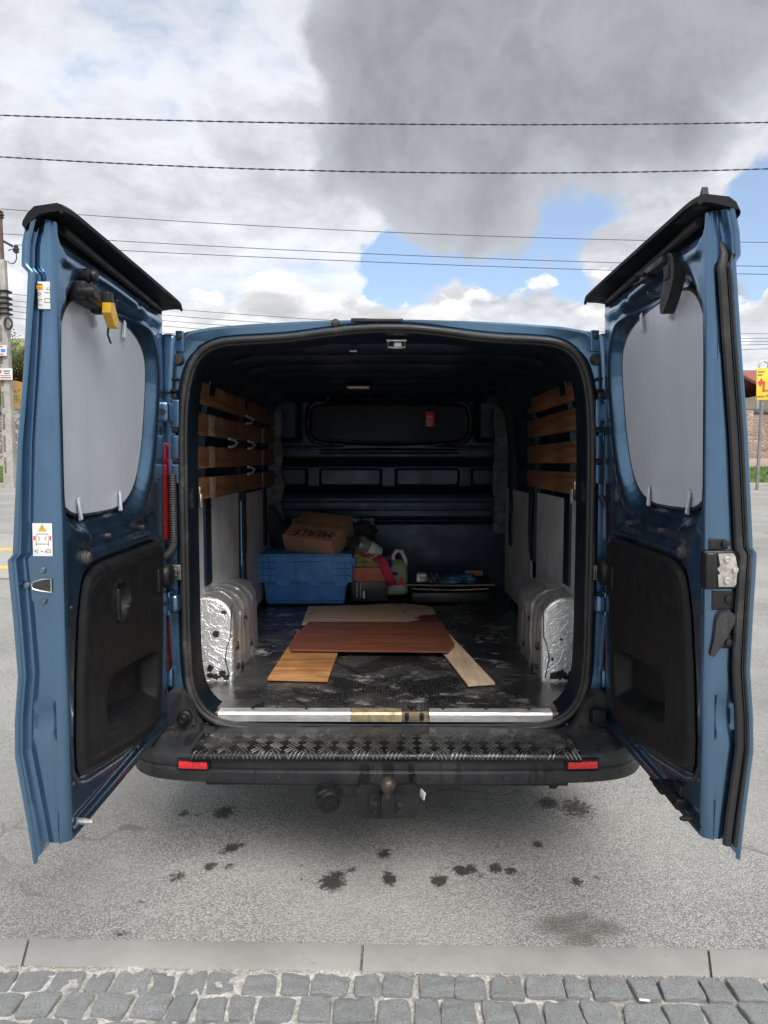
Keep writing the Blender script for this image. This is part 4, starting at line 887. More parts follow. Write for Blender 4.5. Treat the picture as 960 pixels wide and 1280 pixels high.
# inner skin of the load space
LIN = INNER; A = [loop3(LIN, y) for y in (.165, .8, 1.5, 2.0, 2.58)]; MB().grid(np.array(A), wrap=True).build('inner_skin', SHADEPAINT, van)
for k, (y, wd) in enumerate(((.30, .10), (.58, .10), (.90, .10), (1.17, .09), (1.55, .10), (1.95, .10), (2.3, .10))):
    A = []; prof_ = [(-wd / 2 - .02, 0), (-wd / 2, -.016), (-wd / 4, -.02), (wd / 4, -.02), (wd / 2, -.016), (wd / 2 + .02, 0)]
    for x in np.linspace(-.66, .66, 41):
        zc = 1.904 - .010 * (abs(x) / .66) ** 2 - .02 * max(0, (abs(x) - .52) / .14) ** 2
        dpt = 1.5 - .5 * min(1, max(0, (abs(x) - .30) / .05)); A.append([(x, y + a, zc + .004 + b * dpt) for a, b in prof_])
    MB().grid(np.array(A)).build('roof_rib', SHADEPAINT, van)
m = MB(); m.rbox((-.165, 1.49, 1.868), (.125, .07, .016), .007, n=3); m.build('interior_lamp', LAMPGLASS, van)
MB().rbox((-.165, 1.49, 1.875), (.145, .085, .012), .004).build('lamp_bezel', PLASTIC, van)
MB().rbox((-.13, .22, 1.878), (.03, .02, .008), .003).build('roof_plug', STEEL, van)
# side ribs (pillars) behind the slats, and torn inner edge trim near the bulkhead
for s_ in (-1, 1):
    for y in (.62, 1.38, 2.10):
        m = MB(); A = []
        for z in np.linspace(.9, 1.85, 24): A.append([(s_ * (.832 - .022 * max(0, (z - 1.45) / .4) ** 2 * 2 - d_), y + a, z) for a, d_ in ((-.07, 0), (-.05, .03), (.05, .03), (.07, 0))])
        m.grid(np.array(A)); m.build('side_pillar', SHADEPAINT, van)
    m = MB(); A = []
    for k in range(26):
        z = .95 + .036 * k; wv = .03 * mnoise.noise(Vector((z * 9, s_, 4))); A.append([(s_ * (.80 + wv - .05), 2.38, z), (s_ * (.77 + wv - .04), 2.36 + wv, z), (s_ * .825, 2.34, z)])
    m.grid(np.array(A)); m.build('torn_edge_trim', mat('torn_grey_trim', vary((.055, .065, .078), 18, .6, (.5, .7))), van, angle=15)
    # grey lining boards
    for y0, y1, zt in ((.17, 1.30, 1.285), (1.44, 2.34, 1.27)):
        m = MB(); m.prism([(y0, .535), (y1, .535), (y1, zt), (y0, zt)], lambda a, b, t: (t, a, b), s_ * .812, s_ * .820); m.build('lining_board', LINING, van)
m = MB(); m.rbox((-.806, 1.335, .93), (.018, .035, .62), .005); m.build('pillar_strip', PAINT, van)
m = MB(); m.prism([(1.35, 1.30), (1.44, 1.30), (1.45, 1.02), (1.42, .90), (1.44, .74), (1.40, .66), (1.385, .80), (1.37, 1.0)], lambda a, b, t: (t, a, b), -.803, -.797); m.build('rubber_flap', RUBBER, van, angle=20)
m = MB(); m.prism([(1.38, 1.30), (1.46, 1.30), (1.47, 1.05), (1.43, .93), (1.42, 1.1)], lambda a, b, t: (t, a, b), .797, .803); m.build('rubber_flap', RUBBER, van, angle=20)
# wooden slats
for s_, zs, y0, y1 in ((-1, (1.742, 1.613, 1.474, 1.338), .19, 2.36), (1, (1.757, 1.630, 1.492, 1.361), .19, 1.44)):
    for z in zs:
        MB().rbox((0, 0, 0), (.018, y1 - y0, .094), .0025, mid=3).build('slat', SLAT, van, loc=(s_ * (.792 - .02 * max(0, (z - 1.5))), (y0 + y1) / 2, z), rot=(random.uniform(-.004, .004), s_ * -.02, 0))
for y, zz in ((1.38, 1.68), (1.42, 1.545), (1.40, 1.405), (.95, 1.545)):
    m = MB(); m.tube([(-.765, y - .06, zz + .018), (-.757, y + .02, zz + .014), (-.752, y + .055, zz), (-.757, y + .02, zz - .016), (-.766, y - .05, zz - .022)], .007, 6); m.build('strap_loop', WEB, van)
for y, dy in ((.62, .10), (1.9, .07)):
    for z in (1.613, 1.474, 1.338):
        MB().rbox((-.7805, y, z), (.0018, dy, .0925), .0006).build('tape_mark', mat('faded_tape', vary((.40, .30, .22), 30, .35, (.6, .8))), van)
m = MB(); m.rbox((-.745, .20, 1.76), (.006, .012, .05), .002); m.tube([(-.742, .20, 1.735), (-.738, .215, 1.72), (-.738, .235, 1.725), (-.738, .24, 1.74)], .0035, 6); m.build('hook', STEEL, van)
for s_, z in ((-1, 1.315), (1, 1.335)):
    m = MB(); m.rbox((s_ * .700, .10, z + .03), (.006, .012, .03), .003)
    m.tube([(s_ * (.695 + (.0 if s_ < 0 else -.006) * 1), .10 + .009 * math.cos(a), z - .01 + .026 * math.sin(a)) for a in np.linspace(0, 6.28, 18, endpoint=False)], .003, 6, closed=True); m.build('lashing_ring', STEEL, van)
# wheel boxes wrapped in foil: flat rear face, ribs running over the top and down the side
RIBS = (.515, .60, .725, .85)
for s_ in (-1, 1):
    path = [(.838, .874), (.80, .874), (.765, .873)] + [(.765 - .108 * math.sin(a), .765 + .108 * math.cos(a)) for a in np.linspace(.12, math.pi / 2, 12)] + [(.656, .72), (.654, .66), (.652, .60), (.650, .525)]
    path = np.array(path); TT = np.gradient(path, axis=0); TT /= np.linalg.norm(TT, axis=1)[:, None]; NN = np.stack([TT[:, 1], -TT[:, 0]], 1)
    ys = np.r_[.3865, .388, .392, .40, np.linspace(.41, 1.10, 110), 1.12, 1.14, 1.15]; A = []
    for y in ys:
        ins = -.012 * max(0, (.400 - y) / .0135) ** 2 - .07 * max(0, (y - 1.08) / .07) ** 2 - .03 * max(0, (y - .80) / .35)
        rid = sum(h_ * math.exp(-((y - r) / .012) ** 2) for r, h_ in zip(RIBS, (.008, .009, .006, .007)))
        row = []
        for (px, pz), (nx_, nz_) in zip(path, NN):
            k = .008 * mnoise.fractal(Vector((px * 13 * s_, y * 13, pz * 13)), .7, 2, 5) if y > .41 else 0
            fade = min(1, max(0, (pz - .54) / .06)); o_ = ins + rid * fade + k
            zz_ = pz + nz_ * o_; row.append((s_ * (px + nx_ * o_), y + .20 * max(0, zz_ - .525) * max(0, 1 - (y - .3865) / .5), zz_))
        A.append(row)
    A = np.array(A); m = MB(); m.grid(A)
    front = [tuple(p) for p in A[0]] + [(s_ * .838, ys[0], .525)]; m.add(front, [tuple(range(len(front)))]); back = [tuple(p) for p in A[-1]] + [(s_ * .838, ys[-1], .525)]; m.add(back, [tuple(range(len(back)))])
    wb = m.build('wheel_box', FOIL, van, angle=32)
    tears = ((.697, .81, .011, .6), (.729, .72, .014, 1), (.750, .58, .013, 1), (.748, .55, .015, .7), (.724, .545, .017, .6), (.697, .556, .015, 1), (.679, .543, .014, .8)) if s_ < 0 else ((.705, .552, .020, .7), (.735, .556, .024, .8), (.765, .545, .016, .6), (.795, .562, .030, .6), (.74, .70, .006, 1), (.70, .62, .006, 1))
    for k, (x, z, r_, fl_) in enumerate(tears):
        pts = []
        for a in np.linspace(0, 6.28, 26, endpoint=False):
            rr = r_ * (1 + .7 * mnoise.noise(Vector((math.cos(a) * 2.2, math.sin(a) * 2.2, k * 7 + s_ * 3)))); pts.append((s_ * x + rr * math.cos(a), z + rr * fl_ * math.sin(a)))
        m = MB(); m.prism(pts, lambda a, b, t: (a, t + .20 * max(0, b - .525), b), .3845, .3885); m.build('foil_tear', TAR, wb)
    m = MB(); m.tube([(s_ * x, .3858 + .20 * (z - .525), z) for x, z in ((.664, .845), (.667, .78), (.666, .71), (.681, .665), (.687, .62), (.676, .58), (.668, .545))], [.002, .0022, .0026, .002, .0028, .0022, .003], 6); m.build('foil_split', TAR, wb)
    for k, (y, z, r_) in enumerate(((.46, .66, .016), (.47, .57, .013), (.64, .74, .012), (.76, .60, .014), (.55, .55, .018))):
        pts = [(y + r_ * (1 + .6 * mnoise.noise(Vector((math.cos(a) * 2, math.sin(a) * 2, k + 40)))) * math.cos(a) * .6, z + r_ * (1 + .6 * mnoise.noise(Vector((math.cos(a) * 2, math.sin(a) * 2, k + 60)))) * math.sin(a)) for a in np.linspace(0, 6.28, 20, endpoint=False)]
        m = MB(); m.prism(pts, lambda a, b, t: (t, a, b), s_ * .640, s_ * .656); m.build('foil_tear', TAR, wb)
# bulkhead: pressed steel panel
nx, nz = 190, 170; gx = np.linspace(-.835, .835, nx); gz = np.linspace(.50, 1.93, nz); GX, GZ = np.meshgrid(gx, gz, indexing='ij')
H_ = np.zeros(GX.shape)
winp = smooth_poly([(-.50, 1.84), (.52, 1.84), (.555, 1.80), (.555, 1.64), (.50, 1.605), (0, 1.585), (-.48, 1.605), (-.535, 1.64), (-.535, 1.80)], 2)
swd = sdf(GX, GZ, winp); H_ += -.02 * sstep(swd, .02, 0) + .012 * np.exp(-((swd - .03) / .012) ** 2)
for x0, x1 in ((-.48, -.05), (.06, .50), (-.78, -.58), (.60, .78)):
    s1 = sdf(GX, GZ, rrect(x0, x1, 1.285, 1.39, .015)); H_ += -.022 * sstep(s1, .012, -.004)
for z, a, wd in ((1.545, .012, .006), (1.45, .03, .016), (1.425, -.012, .008), (1.245, .03, .016), (1.18, -.008, .02), (1.115, .006, .006), (1.045, .014, .006), (1.015, .012, .005)):
    H_ += a * np.exp(-((GZ - z) / wd) ** 2) * sstep(.80 - np.abs(GX), 0, .05)
s1 = sdf(GX, GZ, rrect(-.48, .5, 1.512, 1.524, .005)); H_ += -.008 * sstep(s1, .006, -.002)
H_ += .05 * sstep(GZ, 1.86, 1.9)
H_ -= .03 * sstep(np.abs(GX), .60, .66) * sstep(GZ, 1.58, 1.62)
m = MB(); m.grid(np.stack([GX, 2.50 - H_, GZ], -1)); bh = m.build('bulkhead', SHADEPAINT, van, angle=50)
m = MB(); m.prism(winp, lambda a, b, t: (a, t, b), 2.512, 2.518); m.build('bulkhead_window', mat('dusty_cab_glass', vary((.004, .009, .016), 3, .2, (.25, .4)), spec=.15), bh)
gsk = resample(winp, 120); m = MB(); m.tube([(x, 2.512, z) for x, z in gsk], .009, 6, closed=True); m.build('window_gasket', RUBBER, bh)
for x in (-.42, -.13, .12, .44): MB().rbox((x, 2.43, 1.885), (.03, .02, .02), .006).build('roof_clip', SHADEPAINT, bh)
# ------------------------------------------------------------------ rear doors
WINP = smooth_poly([(.135, 1.74), (.16, 1.62), (.195, 1.49), (.27, 1.37), (.40, 1.316), (.60, 1.314), (.77, 1.320), (.845, 1.385), (.872, 1.49), (.852, 1.63), (.812, 1.77), (.745, 1.862), (.63, 1.888), (.42, 1.882), (.25, 1.862), (.15, 1.815)], 2)
TRIM_ROWS = [(.556, .16, .24), (.566, .125, .33), (.59, .112, .47), (.62, .108, .63), (.645, .106, .755), (.66, .104, .792), (.69, .102, .812), (.75, .098, .816), (.92, .082, .803), (1.06, .068, .782), (1.12, .060, .764), (1.15, .058, .748), (1.168, .068, .725), (1.180, .10, .68), (1.186, .16, .62)]
TRIMP = np.array([(b, z) for z, a, b in TRIM_ROWS] + [(a, z) for z, a, b in TRIM_ROWS[::-1]])
WS = 1
TH = 0.0
def w_out(z): return TH - WS * interp(z, [(.49, .090), (.60, .106), (.76, .132), (.84, .130), (.95, .119), (1.08, .126), (1.20, .134), (1.226, .135), (1.238, .123), (1.5, .104), (1.7, .082), (1.885, .064), (1.90, .078), (1.95, .074), (2.02, .056)])
def door(side):
    global WS, TH
    TH = .024 if side == 'L' else 0.0
    WS = 1.0 if side == 'L' else .76
    left = side == 'L'; mir = not left
    root = None; nz, nu = 230, 120
    zt = np.linspace(0, 1, nz); U = np.zeros((nz, 1)); rows_ = []
    ubase = np.linspace(.018, .847, nu)
    for t in zt:
        u_all = np.r_[0.0, 0.0, 0.002, .008, ubase, .857, .864, .869, .872]
        z0 = .497 + .030 * (u_all / .9); z1 = 1.985 + .025 * (u_all / .9)
        z = z0 + t * (z1 - z0)
        wv = np.zeros_like(u_all); wv[:4] = (-.105, -.05, -.018, -.004)
        uu = u_all[4:4 + nu]; zz = z[4:4 + nu]; rows_.append((u_all, z, wv, uu, zz, t))
    UU = np.array([r[3] for r in rows_]); ZZ = np.array([r[4] for r in rows_])
    sw = sdf(UU, ZZ, WINP); stp = sdf(UU, ZZ, TRIMP)
    H = -.036 * (1 - sstep(sw, .0, .055)) + .006 * np.exp(-((sw - .065) / .02) ** 2)
    H += -.085 * sstep(stp, -.015, -.03) - .010 * (1 - sstep(stp, .0, .020)) * sstep(stp, -.03, -.01)
    H += -.045 * sstep(ZZ, 1.962, 1.985) + .010 * np.exp(-((ZZ - 1.935) / .018) ** 2) - .012 * np.exp(-((ZZ - 1.905) / .010) ** 2) * sstep(UU, .06, .14) * sstep(.70 - UU, 0, .04)
    H += -.014 * np.exp(-((ZZ - (.535 + .03 * UU)) / .012) ** 2)                      # drain channel along the bottom
    H += -.016 * sstep(ZZ, 1.21, 1.235) * sstep(1.30 - ZZ, 0, .03) * sstep(UU, .12, .2) * sstep(.72 - UU, 0, .06)
    fl = np.minimum(np.minimum(sstep(UU, 0.018, .05), 1), sstep(.849 - UU, 0, .012)); H *= fl
    for (a, b, r_, d_) in ((.30, 1.95, .02, -.01), (.75, 1.235, .016, -.006)): H += d_ * np.exp(-(((UU - a) ** 2 + (ZZ - b) ** 2) / r_ ** 2))
    A = []
    for i, (u_all, z, wv, uu, zz, t) in enumerate(rows_):
        w_ = wv.copy(); w_[4:4 + nu] = H[i]; w_[4 + nu:] = (-.0015, -.006, -.014, -.024)
        pin = .003 + .003 * math.sin(z[-1] * 3.1) + .012 * math.exp(-((z[-1] - .83) / .05) ** 2)      # pressed crease across the closing edge
        wo_ = float(w_out(z[-1])); b0 = wo_ + (float(interp(z[-1], [(.5, .034), (1.2, .036), (1.5, .028), (1.85, .020), (2.0, .016)])) if left else .036)
        tail_u = [.8745, .8755, .876, .8765, .876, .867, .865, .869, .881, .887, .890, .897, .9015, .903, .901, .88, .6, .3, .0]
        tail_w = [lerp_(-.024, b0, q) for q in (.25, .5, .75, .94)] + [b0 - .004, b0 - .010, b0 - .016, b0 - .022, b0 - .025, b0 - .027, b0 - .034, wo_ + .006, wo_ + .003, wo_ - .001, wo_ - .004, wo_ - .006, wo_ - .008, wo_ - .006, wo_]
        ua = np.r_[u_all, [x - (pin if k < 5 else 0) for k, x in enumerate(tail_u)]]
        wa = np.r_[w_, tail_w]; za = .497 + .030 * (ua / .9) + t * (1.488 - .005 * (ua / .9))
        dropf = np.clip((ua - .870) / .030, 0, 1) * (1 - t) ** 10; za = za - .036 * dropf
        A.append(np.stack([ua, wa, za], 1))
    A = np.array(A)
    m = MB(); m.grid(A, wrap=True); nn = A.shape[1]; m.add(A[0], [tuple(range(nn))]); m.add(A[-1], [tuple(range(nn))])
    loc, ang = ((-.7995, -.026, 0), -88.5) if left else ((.7935 + .010, -.036, .008), -91.0)
    D = m.build('rear_door', PAINT, van, mirror=mir, angle=45, loc=loc, rot=(math.radians(-.5) if left else math.radians(1.5), 0, math.radians(ang)))
    D.scale = (.985 if left else .965, 1, 1.0 if left else 1.006)
    D['label'] = 'left rear door, open, with warning stickers on its edge' if left else 'right rear door, open, with silver latch on its edge'
    def part(mb, name, mats, angle=38): return mb.build(name, mats, D, mirror=mir, angle=angle)
    F = lambda a, b, t: (a, t, b)
    # window panel with clips
    m = MB(); m.prism(resample(offset(WINP, .004) if False else WINP, 90), F, -.030, -.024); part(m, 'window_panel', GREYPANEL)
    gk = resample(WINP, 140); m = MB(); m.tube([(a, -.028, b) for a, b in gk], .0055, 6, closed=True); part(m, 'window_gasket', RUBBER)
    for (a, b, an) in ((.60, 1.845, 25), (.36, 1.85, -20), (.72, 1.335, 8), (.42, 1.338, -6)):
        m = MB(); m.rbox((a, -.017, b), (.020, .004, .060), .0015, euler(0, an, 0)); m.rbox((a + .012, -.012, b - .003), (.008, .006, .05), .002, euler(6, an, 0)); part(m, 'panel_clip', GREYPANEL)
    # plastic trim with pocket
    nzr, nur = 120, 110; zz = np.linspace(.5575, 1.185, nzr); ul = np.interp(zz, [r[0] for r in TRIM_ROWS], [r[1] for r in TRIM_ROWS]); ur = np.interp(zz, [r[0] for r in TRIM_ROWS], [r[2] for r in TRIM_ROWS])
    tt_ = np.linspace(0, 1, nur); tU = ul[:, None] + (ur - ul)[:, None] * tt_[None]; tZ = np.repeat(zz[:, None], nur, 1)
    sd_ = sdf(tU, tZ, TRIMP); tH = .014 * sstep(-sd_, 0, .02) - .002
    pk = smooth_poly([(.15, .80), (.20, .832), (.60, .868), (.64, .845), (.648, .735), (.60, .715), (.20, .640), (.155, .66)], 2); sp = sdf(tU, tZ, pk)
    tH += -.052 * sstep(sp, .004, -.045) + .003 * np.exp(-(sp / .006) ** 2)
    tH += .004 * np.exp(-((sd_ + .035) / .006) ** 2)
    if left:
        hp = smooth_poly([(.575, 1.10), (.575, 1.0), (.54, .99), (.47, 1.0), (.435, 1.05), (.46, 1.10), (.53, 1.115)], 2); sh_ = sdf(tU, tZ, hp); tH += -.03 * sstep(sh_, .0, -.02) + .006 * np.exp(-(sh_ / .006) ** 2)
    m = MB(); m.grid(np.stack([tU, tH, tZ], -1)); part(m, 'trim_panel', PLASTIC, 60)
    if left:
        m = MB(); m.rbox((.548, .012, 1.05), (.020, .022, .095), .008, n=3); m.rbox((.505, -.006, 1.035), (.05, .014, .022), .006, euler(0, -12, 0)); part(m, 'inner_handle', PLASTIC)
    m = MB(); m.lathe([(.004, .034), (.036, .032), (.042, .026), (.044, .016), (.044, -.02)], (.055, 0, 1.055), 'Y', 30); part(m, 'hinge_cap', PLASTIC)
    m = MB(); m.rbox((.135, .014, 1.05), (.05, .012, .08), .006, n=3); part(m, 'cap_rest', PLASTIC)
    m = MB(); m.lathe([(.003, .016), (.010, .017), (.013, .014), (.014, .010), (.017, .009), (.018, .004), (.018, -.005)], (.742, 0, 1.212), 'Y', 20); part(m, 'buffer', RUBBER)
    # top lip reaching over the roof
    A = []
    for u in np.linspace(-.035, .905, 40):
        q = min(1, max(0, (u - .82) / .085)); drop = .008 * q ** 2.2; hz = -.030 + .034 * (u / .9) ** .8 if u > 0 else -.034
        e = .012 * max(0, (.03 - u) / .065) + .034 * max(0, u / .9); low_ = -.006 * q
        A.append([(u, w_, z_ + hz - drop * (1 if w_ > -.05 else .5)) for w_, z_ in ((-.070 * WS + TH * .8, 1.925 + .055 * q), (-.078 * WS + TH * .8, 1.965 + .022 * q), (-.076 * WS + TH * .8, 1.990 + .006 * q), (-.066 * WS + TH * .8, 2.016), (-.045 * WS + TH * .6, 2.032), (.02, 2.040), (.064 - e, 2.037), (.070 - e, 2.031), (.070 - e, 2.022), (.064 - e, 2.021 + low_), (.058 - e, 2.028 + low_), (.02 - e * .5, 2.026 + low_), (-.02, 2.020 + low_), (-.05 + TH * .6, 1.995 + low_ + .012 * q), (-.06 + TH * .7, 1.965 + .03 * q))])
    A = np.array(A); m = MB(); m.grid(A); k_ = A.shape[1]; m.add(A[0], [tuple(range(k_))]); m.add(A[-1], [tuple(range(k_))[::-1]]); part(m, 'roof_lip', mat('shaded_lip_plastic', vary((.006, .007, .009), 12, .25, (.5, .7)), spec=.2), 30)  # near-black: the shade under the overhang is put into the colour
    m = MB(); m.tube([(u, -.012, 1.985 + .026 * (u / .9)) for u in np.linspace(.02, .80, 20)], .012, 8); part(m, 'top_seal', SEAL)
    for (a, b, r_) in ((.26, 1.245, .008), (.56, 1.248, .008), (.09, 1.40, .007), (.075, 1.58, .007), (.10, 1.86, .006), (.47, 1.915, .006), (.28, 1.92, .005), (.84, .66, .006), (.83, 1.10, .005), (.60, .59, .006), (.35, .555, .006)):
        m = MB(); m.lathe([(r_ * .3, .004), (r_ * .8, .0035), (r_, .001), (r_, -.03)], (a, 0, b), 'Y', 12); part(m, 'plug', RUBBER)
    # bottom edge guide pin
    m = MB(); m.tube([(.80, -.02, .545), (.80, .022, .543), (.80, .03, .543)], [.010, .007, .004], 8); part(m, 'guide_pin', STEEL if left else DARKMETAL)
    if left:
        m = MB(); m.rbox((.70, .008, 1.875), (.15, .045, .050), .010, n=3); m.rbox((.64, .02, 1.872), (.035, .055, .058), .008, n=3); m.rbox((.725, .026, 1.873), (.08, .02, .020), .006); m.lathe([(.004, .05), (.012, .05), (.015, .045), (.015, .01)], (.765, 0, 1.872), 'Y', 14); part(m, 'upper_lock', PLASTIC)
        m = MB(); m.lathe([(.006, .046), (.013, .044), (.016, .036), (.012, .03), (.018, .024), (.018, .0)], (.735, 0, 1.918), 'Y', 16); part(m, 'lock_button', PLASTIC)
        m = MB(); m.prism([(.665, 1.868), (.640, 1.872), (.610, 1.835), (.612, 1.810), (.635, 1.812), (.668, 1.842)], F, .030, .052); part(m, 'yellow_lever', YELLOW)
        m = MB(); m.tube([(.62, .03, 1.83), (.58, .012, 1.80), (.53, .002, 1.785)], .0028, 6); part(m, 'lock_cable', RUBBER)
        # stickers on the closing edge (this face looks back along the door's length)
        def stick(cw, cz, sw_, sh__, items, name):
            m = MB(); uf = .8765; n_ = 1
            m.rbox((uf, cw, cz), (.0012, sw_, sh__), .0004)
            for it in items:
                mi, kind_, a, b = it[0], it[1], it[2], it[3]; m.use(mi)
                if kind_ == 'b': m.rbox((uf + .0009, cw + a, cz + b), (.0006, it[4], it[5]), .0001)
                elif kind_ == 't':
                    s = it[4]; m.prism([(a - s, b - s * .8), (a + s, b - s * .8), (a, b + s)], lambda p, q, t: (t, cw + p, cz + q), uf + .0007, uf + .0012)
                elif kind_ == 'l': m.tube([(uf + .0011, cw + p, cz + q) for p, q in it[4]], .0005, 4)
            return part(m, name, [PAPER, YELLOW, INK, SIGNRED])
        cw1 = -.046
        stick(-.026, 1.838, .028, .062, [(1, 'b', -.009, .018, .015, .010), (2, 'b', -.009, .0245, .014, .002), (2, 'l', 0, 0, [(.007, .013), (.015, .013), (.011, .021), (.007, .013)]), (2, 'l', 0, 0, [(-.010 + .003 * math.cos(a), .003 + .003 * math.sin(a)) for a in np.linspace(0, 6.3, 12)]), (2, 'l', 0, 0, [(.002, -.016), (.002, -.007), (.014, -.007), (.014, -.016), (.002, -.016)]), (2, 'l', 0, 0, [(-.016, -.010), (-.004, -.010)]), (2, 'l', 0, 0, [(-.012, -.012), (-.012, -.022), (-.004, -.022)]), (2, 'b', .008, .006, .012, .0012)], 'sticker')
        stick(-.044, 1.272, .046, .078, [(1, 't', 0, .028, .010), (2, 'b', 0, .0275, .0014, .006), (2, 'l', 0, 0, [(-.014, -.014), (-.016, .006), (-.012, .014), (.012, .014), (.016, .006), (.014, -.014)]), (2, 'l', 0, 0, [(-.014, -.010), (.014, -.010)]), (2, 'l', 0, 0, [(-.010, .008), (-.006, .004), (-.009, -.002)]), (2, 'l', 0, 0, [(.010, .008), (.006, .004), (.009, -.002)]), (3, 'b', -.019, .004, .0035, .010), (3, 'b', .019, .004, .0035, .010), (2, 'l', 0, 0, [(-.019, -.027), (-.011, -.023), (-.011, -.031), (-.019, -.027)]), (2, 'b', -.002, -.027, .007, .001), (2, 'l', 0, 0, [(.006, -.029), (.020, -.029), (.018, -.023), (.010, -.023), (.006, -.029)])], 'sticker')
        m = MB(); pl_ = [(-.072, 0), (-.069, .008), (-.060, .011), (-.045, .015), (-.026, .016), (-.026, -.016), (-.045, -.014), (-.060, -.011), (-.069, -.008)]
        m.prism(pl_, lambda p, q, t: (t, p, 1.163 + q), .862, .879); m.use(1); m.tube([(.879, p, 1.163 + q) for p, q in pl_[::-1]], .002, 5, closed=True); part(m, 'striker_slot', [mat('slot_shade_black', vary((.02, .02, .02), 30, .4, (.4, .6))), STEEL])  # solid dark plug, the shade inside the slot put into its colour
        for cw, cz in ((-.046, 1.199), (-.046, 1.124), (-.083, 1.163)):
            m = MB(); m.lathe([(.002, .0045), (.003, .0045), (.0035, .0055), (.006, .005), (.0075, .003), (.008, -.003)], (.8765, cw, cz), 'X', 12); part(m, 'screw', mat('blue_steel_screw', vary((.16, .20, .25), 40, .2, (.3, .5)), metal=.8))
    else:
        # latch, cover plates and lever on the closing edge
        m = MB(); m.rbox((.872, -.040, 1.246), (.006, .066, .028), .003); m.lathe([(.003, .010), (.008, .009), (.009, .003)], (.874, -.044, 1.247), 'X', 12); part(m, 'cover_plate', DARKMETAL)
        m = MB(); m.rbox((.872, -.036, 1.186), (.026, .086, .092), .006, n=3); m.rbox((.875, -.008, 1.185), (.034, .028, .088), .006); part(m, 'latch_housing', DARKMETAL)
        m = MB(); m.prism([(-.022, 1.225), (-.056, 1.226), (-.062, 1.218), (-.066, 1.196), (-.070, 1.188), (-.066, 1.180), (-.064, 1.152), (-.058, 1.147), (-.024, 1.148), (-.022, 1.175), (-.027, 1.180), (-.020, 1.190), (-.027, 1.197)], lambda p, q, t: (t, p, q), .884, .892)
        for cz in (1.212, 1.162): m.lathe([(.003, .004), (.0045, .004), (.005, .0055), (.0078, .0045), (.0085, .0)], (.892, -.042, cz), 'X', 14)
        m.lathe([(.002, .004), (.006, .0035), (.007, 0)], (.892, -.061, 1.185), 'X', 14); part(m, 'latch', mat('grimy_zinc_latch', vary((.46, .45, .42), 60, .3, (.35, .6), (140, .4, .002), ((.10, .085, .06), .6), 30), metal=.75))
        for pz, ph, cw, cz in ((1.112, .045, -.052, 1.116), (1.012, .030, -.054, 1.012)):
            m = MB(); m.rbox((.874, -.044, pz), (.005, .058, ph), .003); m.lathe([(.003, .010), (.008, .009), (.009, .003)], (.874, cw, cz), 'X', 12); part(m, 'cover_plate', DARKMETAL)
        m = MB(); m.prism(smooth_poly([(-.022, 1.075), (-.040, 1.090), (-.062, 1.085), (-.066, 1.066), (-.040, 1.018), (-.018, .982), (-.010, .980), (-.006, .990), (-.015, 1.020), (-.018, 1.05)], 2), lambda p, q, t: (t, p, q), .876, .890); part(m, 'release_lever', BUMPER, 60)
        # worn edge seal
        m = MB(); zs = np.linspace(.52, 1.94, 90); m.tube([(.886 - .03 * max(0, (z - 1.86) / .08) ** 2, float(w_out(z)) + .022, z) for z in zs], .010, 8); m.tube([(.893 - .03 * max(0, (z - 1.86) / .08) ** 2, float(w_out(z)) + .004, z) for z in zs], .0065, 8); part(m, 'edge_seal', SEAL)
        m = MB(); m.prism(smooth_poly([(.665, 1.958), (.735, 1.962), (.75, 1.90), (.72, 1.86), (.67, 1.818), (.648, 1.822), (.645, 1.86), (.68, 1.90)], 2), F, .0, .030); m.rbox((.62, .022, 1.950), (.15, .036, .022), .005); m.rbox((.55, .03, 1.935), (.05, .03, .018), .005); m.tube([(.56, .04, 1.93), (.52, .055, 1.925)], .006, 7); m.tube([(.575, .045, 1.942), (.55, .06, 1.945)], .006, 7); part(m, 'upper_lock', PLASTIC)
        m = MB(); m.rbox((.70, .031, 1.915), (.035, .004, .035), .002); part(m, 'lock_recess_shade', INK)  # raised black plate, the shade of the lock's hollow put into its colour
        m = MB(); m.rbox((.80, .0, 2.030), (.12, .06, .025), .008); m.prism([(.82, 2.035), (.86, 2.035), (.848, 2.070)], F, -.01, .004); part(m, 'corner_cap', PLASTIC, 20)
        m = MB(); m.rbox((.70, .004, .560), (.13, .045, .030), .006); m.rbox((.63, .016, .548), (.07, .03, .016), .004, euler(0, 0, 0)); m.tube([(.62, .02, .545), (.575, .028, .548)], .005, 7); m.tube([(.76, .0, .575), (.765, -.002, .62)], .007, 8); m.rbox((.735, .0, .592), (.05, .03, .03), .006); part(m, 'lower_lock', PLASTIC)
    return D
def lerp_(a, b, t): return a + (b - a) * t
door('L'); door('R')
# ------------------------------------------------------------------ cargo (world coordinates; floor top about .53)
FZ = .532
def slab(name, pts, z, th, mt, lbl, cat, tilt=0):
    c = np.mean(np.array(pts), 0); m = MB(); m.prism([(a - c[0], b - c[1]) for a, b in pts], lambda a, b, t: (a, b, t), 0, th)
    o = m.build(name, mt, loc=(c[0], c[1], z), rot=(tilt, 0, 0), angle=20); tag(o, lbl, cat); return o
slab('laminate_plank', [(-.49, 2.925), (-.235, 2.905), (-.205, 3.75), (-.46, 3.76)], FZ + .003, .010, PARQUET, 'orange brown laminate plank lying under the red sheet', 'plank')
slab('plywood_strip', [(.343, 2.845), (.458, 2.868), (.345, 3.70), (.235, 3.68)], FZ + .003, .009, PALEWOOD, 'pale plywood strip sticking out from under the red sheet', 'plank')
slab('veneer_sheet', [(-.44, 3.315), (.30, 3.285), (.345, 3.42), (.322, 3.89), (-.42, 3.90), (-.465, 3.44)], FZ + .022, .008, REDWOOD, 'red brown veneered sheet, the nearer of two on the floor', 'board')
